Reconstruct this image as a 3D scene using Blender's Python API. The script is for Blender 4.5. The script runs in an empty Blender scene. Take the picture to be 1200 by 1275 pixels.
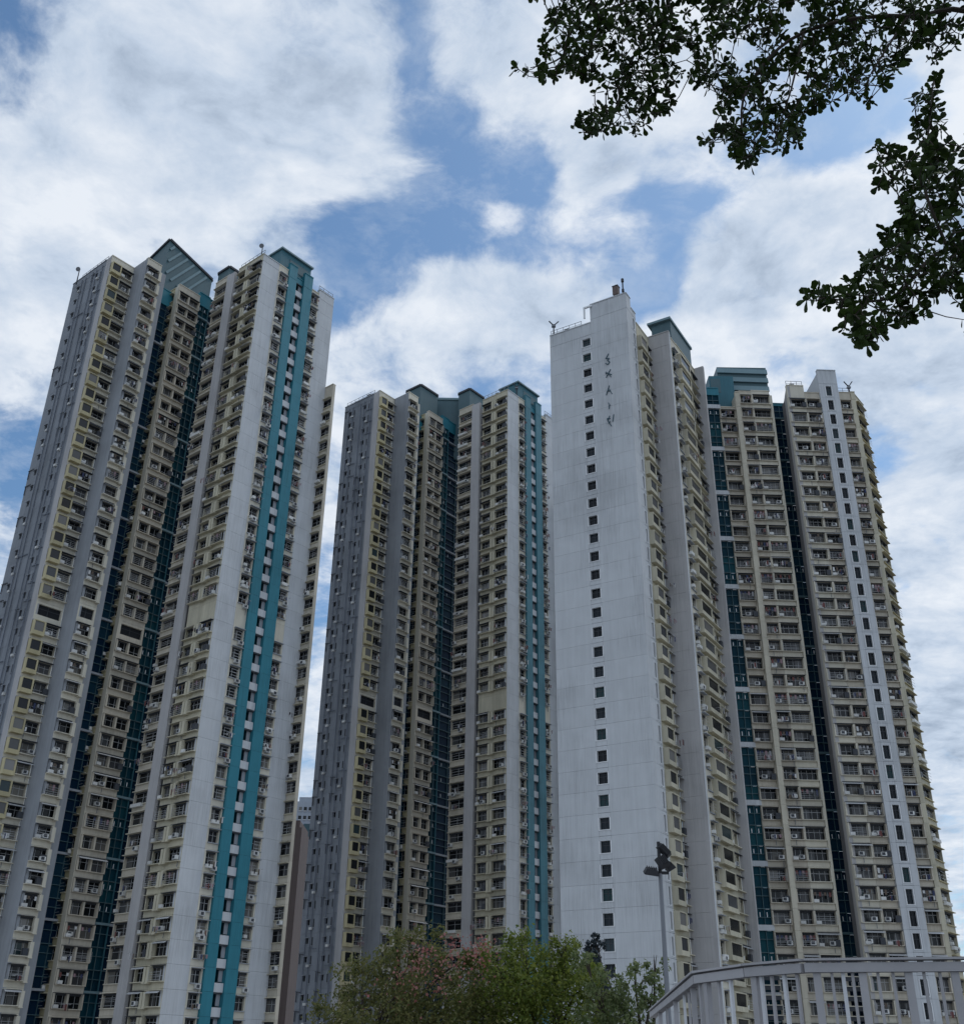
import bpy, bmesh, math, random
import numpy as np
from mathutils import Vector, Matrix, Quaternion

random.seed(7)
rng = np.random.default_rng(11)
scene = bpy.context.scene
COL = scene.collection

# ------------------------------------------------------------------ camera
EYE = 1.6
PITCH, ROLL = math.radians(27.3916), math.radians(0.8823)
FPX, CX, CY = 1346.095, 600.0, 637.5
cam_d = bpy.data.cameras.new('camera')
cam = bpy.data.objects.new('camera', cam_d)
COL.objects.link(cam)
cam_d.sensor_fit = 'HORIZONTAL'
cam_d.sensor_width = 36.0
cam_d.lens = 36.0 * FPX / 1200.0
cam_d.clip_start, cam_d.clip_end = 0.1, 6000.0
R0 = Matrix.Rotation(math.radians(90) + PITCH, 4, 'X') @ Matrix.Rotation(ROLL, 4, 'Z')
cam.matrix_world = Matrix.Translation((0, 0, EYE)) @ R0
scene.camera = cam


def ray(px, py):
    """direction through a place in the photograph (y component 1)"""
    x, y = (px - CX) / FPX, -(py - CY) / FPX
    c, s = math.cos(ROLL), math.sin(ROLL)
    a, b = x * c - y * s, x * s + y * c
    cp, sp = math.cos(PITCH), math.sin(PITCH)
    d = Vector((a, cp - b * sp, sp + b * cp))
    return d


def az(px, py):
    d = ray(px, py)
    return d.x / d.y


def tz(px, py):
    d = ray(px, py)
    return d.z / d.y


def at(px, py, Y):
    d = ray(px, py)
    return Vector((d.x / d.y * Y, Y, EYE + d.z / d.y * Y))


# ------------------------------------------------------------------ sky + sun
SUN_EL, SUN_AZ = math.radians(56), math.radians(62)     # azimuth clockwise from +Y (view direction)
world = bpy.data.worlds.new('World')
scene.world = world
world.use_nodes = True
nt = world.node_tree
nt.nodes.clear()


def N(tree, t, **kw):
    n = tree.nodes.new(t)
    for k, v_ in kw.items():
        setattr(n, k, v_)
    return n


def math_node(tree, op, a, b=None, c=None, clamp=False):
    n = tree.nodes.new('ShaderNodeMath')
    n.operation = op
    n.use_clamp = clamp
    for i, v_ in enumerate((a, b, c)):
        if v_ is None:
            continue
        if isinstance(v_, (int, float)):
            n.inputs[i].default_value = v_
        else:
            tree.links.new(v_, n.inputs[i])
    return n.outputs[0]


def build_sky():
    L = nt.links
    sky = N(nt, 'ShaderNodeTexSky', sky_type='NISHITA')
    sky.sun_disc = False
    sky.sun_elevation = SUN_EL
    sky.sun_rotation = SUN_AZ
    sky.air_density = 1.0
    sky.dust_density = 1.2
    sky.ozone_density = 1.2
    bg = N(nt, 'ShaderNodeBackground')
    bg.inputs['Strength'].default_value = 0.10
    tint = N(nt, 'ShaderNodeVectorMath', operation='MULTIPLY')
    L.new(sky.outputs[0], tint.inputs[0])
    tint.inputs[1].default_value = (.95, 1.22, 1.35)
    L.new(tint.outputs[0], bg.inputs['Color'])
    tc = N(nt, 'ShaderNodeTexCoord')
    sep = N(nt, 'ShaderNodeSeparateXYZ')
    L.new(tc.outputs['Generated'], sep.inputs[0])
    zz = math_node(nt, 'ADD', math_node(nt, 'MAXIMUM', sep.outputs[2], 0.0), 0.14)
    qx = math_node(nt, 'DIVIDE', sep.outputs[0], zz)
    qy = math_node(nt, 'DIVIDE', sep.outputs[1], zz)
    comb = N(nt, 'ShaderNodeCombineXYZ')
    L.new(qx, comb.inputs[0])
    L.new(qy, comb.inputs[1])
    q = comb.outputs[0]
    # domain warp
    warp = N(nt, 'ShaderNodeTexNoise')
    warp.inputs['Scale'].default_value = 3.2
    warp.inputs['Detail'].default_value = 4
    L.new(q, warp.inputs['Vector'])
    sub = N(nt, 'ShaderNodeVectorMath', operation='SUBTRACT')
    L.new(warp.outputs['Color'], sub.inputs[0])
    sub.inputs[1].default_value = (.5, .5, .5)
    sc = N(nt, 'ShaderNodeVectorMath', operation='SCALE')
    L.new(sub.outputs[0], sc.inputs[0])
    sc.inputs['Scale'].default_value = 0.13
    add = N(nt, 'ShaderNodeVectorMath', operation='ADD')
    L.new(q, add.inputs[0])
    L.new(sc.outputs[0], add.inputs[1])
    qw = add.outputs[0]

    def fbm(vec, scale, detail, rough, off=(0, 0, 0)):
        mp = N(nt, 'ShaderNodeMapping')
        mp.inputs['Location'].default_value = off
        L.new(vec, mp.inputs['Vector'])
        n = N(nt, 'ShaderNodeTexNoise')
        n.inputs['Scale'].default_value = scale
        n.inputs['Detail'].default_value = detail
        n.inputs['Roughness'].default_value = rough
        L.new(mp.outputs[0], n.inputs['Vector'])
        return n.outputs['Fac']
    base = fbm(qw, 3.4, 12, 0.60, (3.1, 1.7, 0))
    fine = fbm(qw, 12.0, 10, 0.62, (0.4, 5.7, 0))
    dens = math_node(nt, 'ADD', math_node(nt, 'MULTIPLY', base, 1.15), math_node(nt, 'MULTIPLY', fine, 0.80))
    # the same fields a little way towards the sun: lumps are bright on that side, grey on the other
    sx, sy = .055 * math.sin(SUN_AZ), .055 * math.cos(SUN_AZ)
    base_s = fbm(qw, 3.4, 8, 0.60, (3.1 + 3.4 * sx, 1.7 + 3.4 * sy, 0))
    fine_s = fbm(qw, 12.0, 6, 0.62, (0.4 + 6 * sx, 5.7 + 6 * sy, 0))
    rel = math_node(nt, 'ADD', math_node(nt, 'MULTIPLY', math_node(nt, 'SUBTRACT', base, base_s), 0.9),
                    math_node(nt, 'MULTIPLY', math_node(nt, 'SUBTRACT', fine, fine_s), 0.55))

    def qof(px, py):
        d = ray(px, py).normalized()
        return d.x / (d.z + .14), d.y / (d.z + .14)

    # where the open blue gaps and the solid clouds stand in that sky (photo place, radii, weight)
    blobs = [
        (20, 40, 70, 60, -.34), (505, 60, 28, 60, -.36), (555, 165, 60, 70, -.36), (480, 315, 95, 34, -.40),
        (585, 255, 75, 60, -.34), (670, 235, 40, 75, -.24), (760, 300, 60, 26, -.14), (850, 258, 80, 24, -.42),
        (1000, 180, 90, 55, -.44), (1110, 150, 60, 40, -.40), (830, 335, 22, 45, -.30), (790, 370, 30, 36, -.36),
        (440, 345, 55, 60, -.30), (15, 600, 36, 50, -.34), (35, 545, 40, 22, -.20), (405, 760, 40, 50, -.32),
        (1105, 570, 38, 32, -.34), (1185, 512, 30, 14, -.30), (1130, 745, 16, 22, -.20), (640, 322, 110, 20, -.26),
        (1180, 670, 22, 12, -.12), (660, 205, 30, 40, -.16),
        (250, 170, 260, 120, .20), (60, 300, 120, 160, .16), (612, 300, 20, 30, .15), (640, 276, 34, 16, .15), (740, 210, 90, 50, .16),
        (580, 390, 120, 50, .22), (960, 290, 100, 60, .18), (930, 380, 140, 70, .20), (1150, 850, 120, 260, .20),
        (720, 60, 120, 60, .12), (1150, 470, 90, 50, .08), (320, 330, 60, 30, .08),
    ]
    # these standing clouds and gaps share the warped coordinates, so their rims break up with the noise
    for (bx, by, rx, ry, wgt) in blobs:
        cx_, cy_ = qof(bx, by)
        ax_ = Vector(qof(bx + rx, by)) - Vector((cx_, cy_))
        ay_ = Vector(qof(bx, by + ry)) - Vector((cx_, cy_))
        m = Matrix(((ax_.x, ay_.x), (ax_.y, ay_.y))).inverted()
        s2 = N(nt, 'ShaderNodeVectorMath', operation='SUBTRACT')
        L.new(qw, s2.inputs[0])
        s2.inputs[1].default_value = (cx_, cy_, 0)
        d1 = N(nt, 'ShaderNodeVectorMath', operation='DOT_PRODUCT')
        L.new(s2.outputs[0], d1.inputs[0])
        d1.inputs[1].default_value = (m[0][0], m[0][1], 0)
        d2 = N(nt, 'ShaderNodeVectorMath', operation='DOT_PRODUCT')
        L.new(s2.outputs[0], d2.inputs[0])
        d2.inputs[1].default_value = (m[1][0], m[1][1], 0)
        r2 = math_node(nt, 'ADD', math_node(nt, 'MULTIPLY', d1.outputs['Value'], d1.outputs['Value']),
                       math_node(nt, 'MULTIPLY', d2.outputs['Value'], d2.outputs['Value']))
        g = math_node(nt, 'POWER', 2.718, math_node(nt, 'MULTIPLY', r2, -0.9))
        dens = math_node(nt, 'MULTIPLY_ADD', g, wgt, dens)

    cover = N(nt, 'ShaderNodeMapRange')
    cover.interpolation_type = 'SMOOTHSTEP'
    cover.inputs['From Min'].default_value = 0.68
    cover.inputs['From Max'].default_value = 1.06
    L.new(dens, cover.inputs['Value'])
    # thin, bright rims and thick, grey bellies
    lum = fbm(qw, 4.6, 8, 0.58, (7.3, 2.2, 0))
    lum2 = fbm(qw, 17.0, 6, 0.6, (1.3, 9.2, 0))
    thick = N(nt, 'ShaderNodeMapRange')
    thick.inputs['From Min'].default_value = 0.90
    thick.inputs['From Max'].default_value = 1.45
    L.new(dens, thick.inputs['Value'])
    shade = math_node(nt, 'ADD', math_node(nt, 'MULTIPLY', lum, 1.0), math_node(nt, 'MULTIPLY', lum2, 0.34))
    shade = math_node(nt, 'SUBTRACT', shade, math_node(nt, 'MULTIPLY', thick.outputs[0], 0.10))
    shade = math_node(nt, 'ADD', shade, rel)
    ramp = N(nt, 'ShaderNodeValToRGB')
    cr = ramp.color_ramp
    cr.elements[0].position, cr.elements[0].color = 0.22, (.30, .38, .50, 1)
    cr.elements[1].position, cr.elements[1].color = 0.86, (.83, .88, .95, 1)
    e = cr.elements.new(0.53)
    e.color = (.56, .655, .79, 1)
    L.new(shade, ramp.inputs[0])
    cb = N(nt, 'ShaderNodeBackground')
    cb.inputs['Strength'].default_value = 1.0
    L.new(ramp.outputs[0], cb.inputs['Color'])
    veil = N(nt, 'ShaderNodeMapRange')
    veil.inputs['From Min'].default_value = 0.48
    veil.inputs['From Max'].default_value = 0.78
    veil.inputs['To Max'].default_value = 0.55
    L.new(fbm(qw, 7.0, 9, 0.66, (2.2, 8.1, 0)), veil.inputs['Value'])
    mix = N(nt, 'ShaderNodeMixShader')
    L.new(math_node(nt, 'MULTIPLY', math_node(nt, 'MAXIMUM', cover.outputs[0], veil.outputs[0]), 0.97), mix.inputs[0])
    L.new(bg.outputs[0], mix.inputs[1])
    L.new(cb.outputs[0], mix.inputs[2])
    out = N(nt, 'ShaderNodeOutputWorld')
    L.new(mix.outputs[0], out.inputs['Surface'])


build_sky()

sun_d = bpy.data.lights.new('sun', 'SUN')
sun_d.energy = 0.5
sun_d.angle = math.radians(14)
sun_d.color = (1.0, 0.95, 0.88)
sun = bpy.data.objects.new('sun', sun_d)
COL.objects.link(sun)
sdir = Vector((math.sin(SUN_AZ) * math.cos(SUN_EL), math.cos(SUN_AZ) * math.cos(SUN_EL), math.sin(SUN_EL)))
sun.rotation_euler = sdir.to_track_quat('Z', 'Y').to_euler()
sun.location = (60, 40, 200)

scene.view_settings.view_transform = 'Standard'
scene.view_settings.look = 'None'
scene.view_settings.gamma = 1.0
scene.view_settings.exposure = 0.0
scene.view_settings.use_curve_mapping = False
scene.cycles.max_bounces = 6
scene.cycles.transparent_max_bounces = 4

# ------------------------------------------------------------------ materials
MATS = {}


def mat(name, col, rough=0.75, spec=0.3, var=0.10, streak=0.12, obj_var=0.06, scale=0.6, metallic=0.0, bump=0.0, drip=0.0):
    """painted surface: wear and rain streaks by world position, slight tint per object"""
    m = bpy.data.materials.new(name)
    m.use_nodes = True
    t = m.node_tree
    b = t.nodes['Principled BSDF']
    b.inputs['Roughness'].default_value = rough
    b.inputs['Specular IOR Level'].default_value = spec
    b.inputs['Metallic'].default_value = metallic
    geo = t.nodes.new('ShaderNodeNewGeometry')
    n1 = t.nodes.new('ShaderNodeTexNoise')
    n1.inputs['Scale'].default_value = scale
    n1.inputs['Detail'].default_value = 5
    t.links.new(geo.outputs['Position'], n1.inputs['Vector'])
    mp = t.nodes.new('ShaderNodeMapping')
    mp.inputs['Scale'].default_value = (2.2, 2.2, 0.10)
    t.links.new(geo.outputs['Position'], mp.inputs['Vector'])
    n2 = t.nodes.new('ShaderNodeTexNoise')
    n2.inputs['Scale'].default_value = 1.0
    n2.inputs['Detail'].default_value = 4
    t.links.new(mp.outputs[0], n2.inputs['Vector'])
    oi = t.nodes.new('ShaderNodeObjectInfo')
    f = math_node(t, 'MULTIPLY_ADD', n1.outputs['Fac'], var * 2, 1 - var)
    f2 = math_node(t, 'MULTIPLY_ADD', n2.outputs['Fac'], streak * 2, 1 - streak)
    f3 = math_node(t, 'MULTIPLY_ADD', oi.outputs['Random'], obj_var * 2, 1 - obj_var)
    ff = math_node(t, 'MULTIPLY', math_node(t, 'MULTIPLY', f, f2), f3)
    if drip:
        mp2 = t.nodes.new('ShaderNodeMapping')
        mp2.inputs['Scale'].default_value = (3.0, 3.0, 0.05)
        t.links.new(geo.outputs['Position'], mp2.inputs['Vector'])
        n4 = t.nodes.new('ShaderNodeTexNoise')
        n4.inputs['Detail'].default_value = 6
        n4.inputs['Roughness'].default_value = .6
        t.links.new(mp2.outputs[0], n4.inputs['Vector'])
        n5 = t.nodes.new('ShaderNodeTexNoise')
        n5.inputs['Scale'].default_value = .11
        n5.inputs['Detail'].default_value = 4
        t.links.new(geo.outputs['Position'], n5.inputs['Vector'])
        mr = t.nodes.new('ShaderNodeMapRange')
        mr.inputs['From Min'].default_value = .98
        mr.inputs['From Max'].default_value = 1.22
        mr.inputs['To Min'].default_value = 1.0
        mr.inputs['To Max'].default_value = 1.0 - drip
        t.links.new(math_node(t, 'ADD', n4.outputs['Fac'], n5.outputs['Fac']), mr.inputs['Value'])
        ff = math_node(t, 'MULTIPLY', ff, mr.outputs[0])
    v = t.nodes.new('ShaderNodeVectorMath')
    v.operation = 'SCALE'
    v.inputs[0].default_value = col
    t.links.new(ff, v.inputs['Scale'])
    t.links.new(v.outputs[0], b.inputs['Base Color'])
    if bump:
        bp = t.nodes.new('ShaderNodeBump')
        bp.inputs['Strength'].default_value = bump
        n3 = t.nodes.new('ShaderNodeTexNoise')
        n3.inputs['Scale'].default_value = 40
        t.links.new(geo.outputs['Position'], n3.inputs['Vector'])
        t.links.new(n3.outputs['Fac'], bp.inputs['Height'])
        t.links.new(bp.outputs[0], b.inputs['Normal'])
    MATS[name] = m
    return m


def ramp_mat(name, stops, rough=0.2, spec=0.5):
    """colour picked per object (window panes with or without curtains, laundry)"""
    m = bpy.data.materials.new(name)
    m.use_nodes = True
    t = m.node_tree
    b = t.nodes['Principled BSDF']
    b.inputs['Roughness'].default_value = rough
    b.inputs['Specular IOR Level'].default_value = spec
    oi = t.nodes.new('ShaderNodeObjectInfo')
    r = t.nodes.new('ShaderNodeValToRGB')
    r.color_ramp.interpolation = 'CONSTANT'
    els = r.color_ramp.elements
    els[0].position, els[0].color = stops[0][0], (*stops[0][1], 1)
    els[1].position, els[1].color = stops[1][0], (*stops[1][1], 1)
    for p_, c_ in stops[2:]:
        e = els.new(p_)
        e.color = (*c_, 1)
    t.links.new(oi.outputs['Random'], r.inputs[0])
    t.links.new(r.outputs[0], b.inputs['Base Color'])
    MATS[name] = m
    return m


mat('white_paint', (.57, .59, .61), drip=0.22, var=.08, streak=.11, obj_var=.03)
mat('white_trim', (.78, .79, .80), var=.05, streak=.05)
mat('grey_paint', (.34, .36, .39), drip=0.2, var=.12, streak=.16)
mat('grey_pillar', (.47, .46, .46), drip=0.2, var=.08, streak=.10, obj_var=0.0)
mat('cream_paint', (.56, .52, .40), drip=0.2, var=.14, streak=.18, obj_var=.10)
mat('yellow_paint', (.50, .44, .27), var=.16, streak=.20, obj_var=.12)
mat('pale_cream', (.63, .59, .49), var=.12, streak=.14, obj_var=.09)
mat('light_cream', (.56, .52, .42), var=.1, streak=.16)
mat('beige_paint', (.56, .51, .42), drip=0.15, var=.14, streak=.16, obj_var=.10)
mat('light_beige', (.63, .59, .49), var=.12, streak=.12, obj_var=.08)
mat('teal_paint', (.032, .20, .26), drip=0.25, var=.10, streak=.12, obj_var=.03, rough=.5)
mat('teal_pale', (.17, .26, .29), var=.10, streak=.10, obj_var=.03, rough=.55)
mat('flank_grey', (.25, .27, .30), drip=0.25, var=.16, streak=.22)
mat('teal_faded', (.075, .215, .265), drip=0.3, var=.12, streak=.14, obj_var=.04, rough=.6)
mat('teal_cap', (.045, .15, .19), drip=0.25, var=.12, streak=.14, obj_var=.03, rough=.5)
mat('teal_dark', (.075, .135, .155), var=.10, streak=.10, obj_var=.03, rough=.5)
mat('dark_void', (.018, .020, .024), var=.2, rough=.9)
mat('core_grey', (.16, .16, .17), var=.15)
mat('alu', (.45, .46, .47), var=.05, rough=.45, obj_var=.15)
mat('ac_white', (.62, .62, .60), var=.08, obj_var=.18)
mat('pipe_grey', (.16, .18, .22), var=.1)
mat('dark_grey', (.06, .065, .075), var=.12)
mat('rail_paint', (.45, .44, .45), var=.10, streak=.14, scale=5, bump=.06)
mat('rail_white', (.72, .73, .75), var=.06)
mat('concrete', (.38, .37, .36), drip=0.2, var=.16, streak=.12, scale=1.2, bump=.15)
mat('asphalt', (.055, .055, .058), var=.18, streak=0, scale=3, bump=.2)
mat('paving', (.30, .29, .28), var=.18, streak=0, scale=1.5, bump=.12)
mat('galvanised', (.20, .21, .23), var=.08, rough=.45, metallic=.4)
mat('lamp_dark', (.035, .037, .042), var=.1, rough=.5)
mat('lens', (.30, .32, .33), rough=.12, spec=.6)
mat('brown_wall', (.15, .115, .105), var=.14, streak=.2)
mat('far_grey', (.40, .44, .50), var=.1)
mat('bark', (.06, .048, .038), var=.3, streak=.1, scale=9, rough=.9, bump=.4)
mat('letter_teal', (.05, .10, .13), var=.1)
ramp_mat('pane', [(0, (.010, .012, .015)), (.30, (.10, .10, .10)), (.45, (.03, .032, .036)), (.58, (.17, .165, .155)), (.70, (.006, .008, .010)),
                  (.84, (.08, .085, .09)), (.93, (.03, .05, .055)), (.97, (.26, .25, .24))], rough=.16, spec=.3)
ramp_mat('pane_b', [(0, (.07, .07, .072)), (.16, (.008, .010, .012)), (.40, (.14, .135, .125)), (.52, (.02, .022, .026)), (.66, (.10, .10, .105)),
                    (.78, (.008, .010, .012)), (.90, (.20, .19, .17))], rough=.16, spec=.3)
ramp_mat('dark_pane', [(0, (.003, .006, .010)), (.3, (.010, .018, .026)), (.55, (.004, .008, .012)), (.7, (.014, .045, .050)), (.88, (.035, .055, .065))], rough=.2, spec=.22)
ramp_mat('teal_glass', [(0, (.004, .035, .055)), (.4, (.006, .050, .072)), (.8, (.010, .070, .090))], rough=.4, spec=.08)
ramp_mat('navy_glass', [(0, (.004, .020, .045)), (.5, (.006, .028, .055)), (.8, (.008, .036, .060))], rough=.4, spec=.06)
CLOTH = []
for nm, c_ in (('cloth_red', (.17, .075, .07)), ('cloth_navy', (.06, .07, .13)), ('cloth_grey', (.30, .30, .31)), ('cloth_black', (.03, .03, .035)),
               ('cloth_brown', (.14, .11, .09)), ('cloth_white', (.58, .58, .58)), ('cloth_pink', (.30, .20, .22))):
    mat(nm, c_, rough=.95, spec=.05, var=.1)
    CLOTH.append(nm)


def leaf_mat(name, c0, c1, trans=0.35, spec=.3):
    m = bpy.data.materials.new(name)
    m.use_nodes = True
    t = m.node_tree
    b = t.nodes['Principled BSDF']
    out = t.nodes['Material Output']
    b.inputs['Roughness'].default_value = .45
    b.inputs['Specular IOR Level'].default_value = spec
    geo = t.nodes.new('ShaderNodeNewGeometry')
    mixc = t.nodes.new('ShaderNodeMix')
    mixc.data_type = 'RGBA'
    mixc.inputs['A'].default_value = (*c0, 1)
    mixc.inputs['B'].default_value = (*c1, 1)
    t.links.new(geo.outputs['Random Per Island'], mixc.inputs['Factor'])
    t.links.new(mixc.outputs['Result'], b.inputs['Base Color'])
    tr = t.nodes.new('ShaderNodeBsdfTranslucent')
    t.links.new(mixc.outputs['Result'], tr.inputs['Color'])
    mx = t.nodes.new('ShaderNodeMixShader')
    mx.inputs[0].default_value = trans
    t.links.new(b.outputs[0], mx.inputs[1])
    t.links.new(tr.outputs[0], mx.inputs[2])
    t.links.new(mx.outputs[0], out.inputs['Surface'])
    MATS[name] = m


leaf_mat('leaf_dark', (.014, .024, .008), (.042, .074, .015), .26, .10)
leaf_mat('leaf_green', (.085, .135, .022), (.23, .26, .055), .52)
leaf_mat('leaf_olive', (.10, .125, .040), (.21, .20, .075), .52)
leaf_mat('leaf_pale', (.10, .15, .05), (.24, .27, .13), .50)
leaf_mat('leaf_bluish', (.035, .050, .060), (.06, .08, .09), .15)
leaf_mat('petal', (.34, .12, .11), (.40, .20, .17), .35)


# ------------------------------------------------------------------ mesh helpers
class MB:
    """collects boxes, bars and quads, builds one mesh"""

    def __init__(self):
        self.v, self.f, self.m, self.slots = [], [], [], []

    def slot(self, name):
        if name not in self.slots:
            self.slots.append(name)
        return self.slots.index(name)

    def box(self, x0, x1, y0, y1, z0, z1, m):
        s = self.slot(m)
        k = len(self.v)
        self.v += [(x0, y0, z0), (x1, y0, z0), (x1, y1, z0), (x0, y1, z0), (x0, y0, z1), (x1, y0, z1), (x1, y1, z1), (x0, y1, z1)]
        self.f += [(k, k + 3, k + 2, k + 1), (k + 4, k + 5, k + 6, k + 7), (k, k + 1, k + 5, k + 4), (k + 1, k + 2, k + 6, k + 5),
                   (k + 2, k + 3, k + 7, k + 6), (k + 3, k, k + 4, k + 7)]
        self.m += [s] * 6
        return self

    def hexa(self, pts, m):
        """eight corners: bottom ring of four (counter-clockwise from above), top ring of four"""
        s = self.slot(m)
        k = len(self.v)
        self.v += [tuple(p) for p in pts]
        self.f += [(k, k + 3, k + 2, k + 1), (k + 4, k + 5, k + 6, k + 7), (k, k + 1, k + 5, k + 4), (k + 1, k + 2, k + 6, k + 5),
                   (k + 2, k + 3, k + 7, k + 6), (k + 3, k, k + 4, k + 7)]
        self.m += [s] * 6
        return self

    def bar(self, a, b, w, h, m):
        """square bar from a to b"""
        a, b = Vector(a), Vector(b)
        d = (b - a).normalized()
        up = Vector((0, 0, 1)) if abs(d.z) < .95 else Vector((0, 1, 0))
        sx = d.cross(up).normalized() * w / 2
        sy = sx.cross(d).normalized() * h / 2
        return self.hexa([a - sx - sy, a + sx - sy, a + sx + sy, a - sx + sy, b - sx - sy, b + sx - sy, b + sx + sy, b - sx + sy], m)

    def tube(self, pts, radii, m, n=6, cap=True):
        s = self.slot(m)
        pts = [Vector(p) for p in pts]
        rings = []
        for i, p in enumerate(pts):
            d = (pts[min(i + 1, len(pts) - 1)] - pts[max(i - 1, 0)]).normalized()
            up = Vector((0, 0, 1)) if abs(d.z) < .9 else Vector((1, 0, 0))
            a = d.cross(up).normalized()
            b = a.cross(d).normalized()
            k = len(self.v)
            for j in range(n):
                t_ = 2 * math.pi * j / n
                self.v.append(tuple(p + (a * math.cos(t_) + b * math.sin(t_)) * radii[i]))
            rings.append(k)
        for i in range(len(pts) - 1):
            for j in range(n):
                j2 = (j + 1) % n
                self.f.append((rings[i] + j, rings[i] + j2, rings[i + 1] + j2, rings[i + 1] + j))
                self.m.append(s)
        if cap:
            self.f.append(tuple(rings[0] + j for j in range(n)))
            self.f.append(tuple(rings[-1] + n - 1 - j for j in range(n)))
            self.m += [s, s]
        return self

    def mesh(self, name):
        me = bpy.data.meshes.new(name)
        me.from_pydata(self.v, [], self.f)
        for s in self.slots:
            me.materials.append(MATS[s])
        me.polygons.foreach_set('material_index', self.m)
        me.update()
        return me


def link(name, me, parent=None, loc=(0, 0, 0), rz=0.0):
    o = bpy.data.objects.new(name, me)
    COL.objects.link(o)
    if parent is not None:
        o.parent = parent
    o.location = loc
    o.rotation_euler = (0, 0, rz)
    return o


def thing(name, label, cat, loc=(0, 0, 0), rz=0.0, group=None, me=None):
    o = link(name, me, None, loc, rz)
    o['label'] = label
    o['category'] = cat
    if group:
        o['group'] = group
    return o


def structure(name, me):
    o = link(name, me)
    o['kind'] = 'structure'
    return o


# ------------------------------------------------------------------ ground
g = MB()
g.box(-3000, 3000, -600, 5200, -1.0, 0.0, 'asphalt')
structure('ground', g.mesh('ground'))
g = MB()
g.box(-90, 90, 20, 210, 0.004, 0.13, 'paving')
structure('pavement', g.mesh('pavement'))

# ------------------------------------------------------------------ facade modules (x to the right along the face, -y outward, z up)
FH = 2.7
CACHE = {}


def cached(key, fn):
    if key not in CACHE:
        CACHE[key] = fn()
    return CACHE[key]


def r1(w):
    return round(w, 2)


def panel_mesh(w, m, h=FH, t=.5):
    def fn():
        b = MB()
        b.box(.006, w - .006, 0, t, .010, h - .010, m)
        return b.mesh('panel')
    return cached(('panel', r1(w), m, r1(h), t), fn)


def bay_frame(w, v, m, m2, box):
    """cream window bay: spandrel, ledge, jambs, painted shade band, and a box window or a solid fin standing out of the face"""
    def fn():
        rnd = random.Random(v * 17 + int(w * 100))
        b = MB()
        b.box(.006, w - .006, 0, .6, .01, .82, m)                    # spandrel
        b.box(.006, w - .006, .01, .6, 2.52, FH - .01, m)            # lintel
        jy = -.30 if not box else .004
        b.box(.006, .15, jy, .6, .825 if not box else .82, 2.515, m)
        b.box(w - .15, w - .006, jy, .6, .825 if not box else .82, 2.515, m)
        b.box(.13, w - .13, .20, .30, 2.28, 2.52, 'dark_grey')       # dark band: shade under the lintel put into the colour
        fin = abs(box) <= .3
        x0, x1 = (0.06, box * w) if box > 0 else ((1 + box) * w, w - .06)
        if box and fin:
            b.box(x0, x1, -.55, -.004, .70, 2.40, m2)
            b.box(x0 - .03, x1 + .03, -.62, -.004, .56, .70, m2)
        elif box:
            d = -.72
            b.box(x0, x1, d, -.004, .42, .98, m2)                    # box window: apron
            b.box(x0, x1, d, -.004, 2.34, 2.46, m2)                  # hood
            b.box(x0, x0 + .10, d, -.004, .98, 2.34, m2)
            b.box(x1 - .22, x1, d, -.004, .98, 2.34, m2)
        l0, l1 = (x1 + .02, w - .02) if box >= 0 else (.02, x0 - .02)
        if not box:
            l0 = .02
        b.box(l0, l1, -.52 if box else -.34, -.004, .72, .82, m)                      # ledge
        b.box(l0, l1, -.46 if box else -.36, -.004, 2.52, 2.58, 'dark_grey' if v % 3 != 1 else m)   # hood
        n = max(1, int(round((l1 - l0) / 2.1)))
        for i in range(1, n):
            xm = l0 + (l1 - l0) * i / n
            b.box(xm - .12, xm + .12, -.20, .5, .825, 2.495, m)
        # what people fit to the ledge: a box, an awning, a cage, a cupboard
        if v % 3 == 0:
            b.box(l0 + .1, l0 + .75, -.58, -.30, .825, 1.22, 'ac_white')
        if v % 4 == 1:
            b.hexa([(l0, -.75, 2.20), (l1, -.75, 2.20), (l1, -.43, 2.40), (l0, -.43, 2.40),
                    (l0, -.75, 2.23), (l1, -.75, 2.23), (l1, -.43, 2.43), (l0, -.43, 2.43)], 'alu')
        if v % 4 == 2:
            for k in range(4):
                z = .95 + .27 * k
                b.box(l0 + .05, l1 - .05, -.60, -.57, z, z + .03, 'alu')
            b.box(l0 + .05, l0 + .09, -.60, -.57, .82, 2.0, 'alu')
            b.box(l1 - .09, l1 - .05, -.60, -.57, .82, 2.0, 'alu')
        if v % 5 == 4:
            b.box(l1 - .75, l1 - .10, -.55, -.10, .825, 1.65, 'dark_grey')
        if v % 7 == 3:
            for k in range(4):
                x = l0 + .15 + k * (l1 - l0 - .3) / 4
                h_ = rnd.uniform(.35, .8)
                b.box(x, x + .28, -.56, -.53, 2.1 - h_, 2.1, rnd.choice(CLOTH))
        return b.mesh('bay_window')
    return cached(('bay', r1(w), v, m, m2, box), fn)


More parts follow.
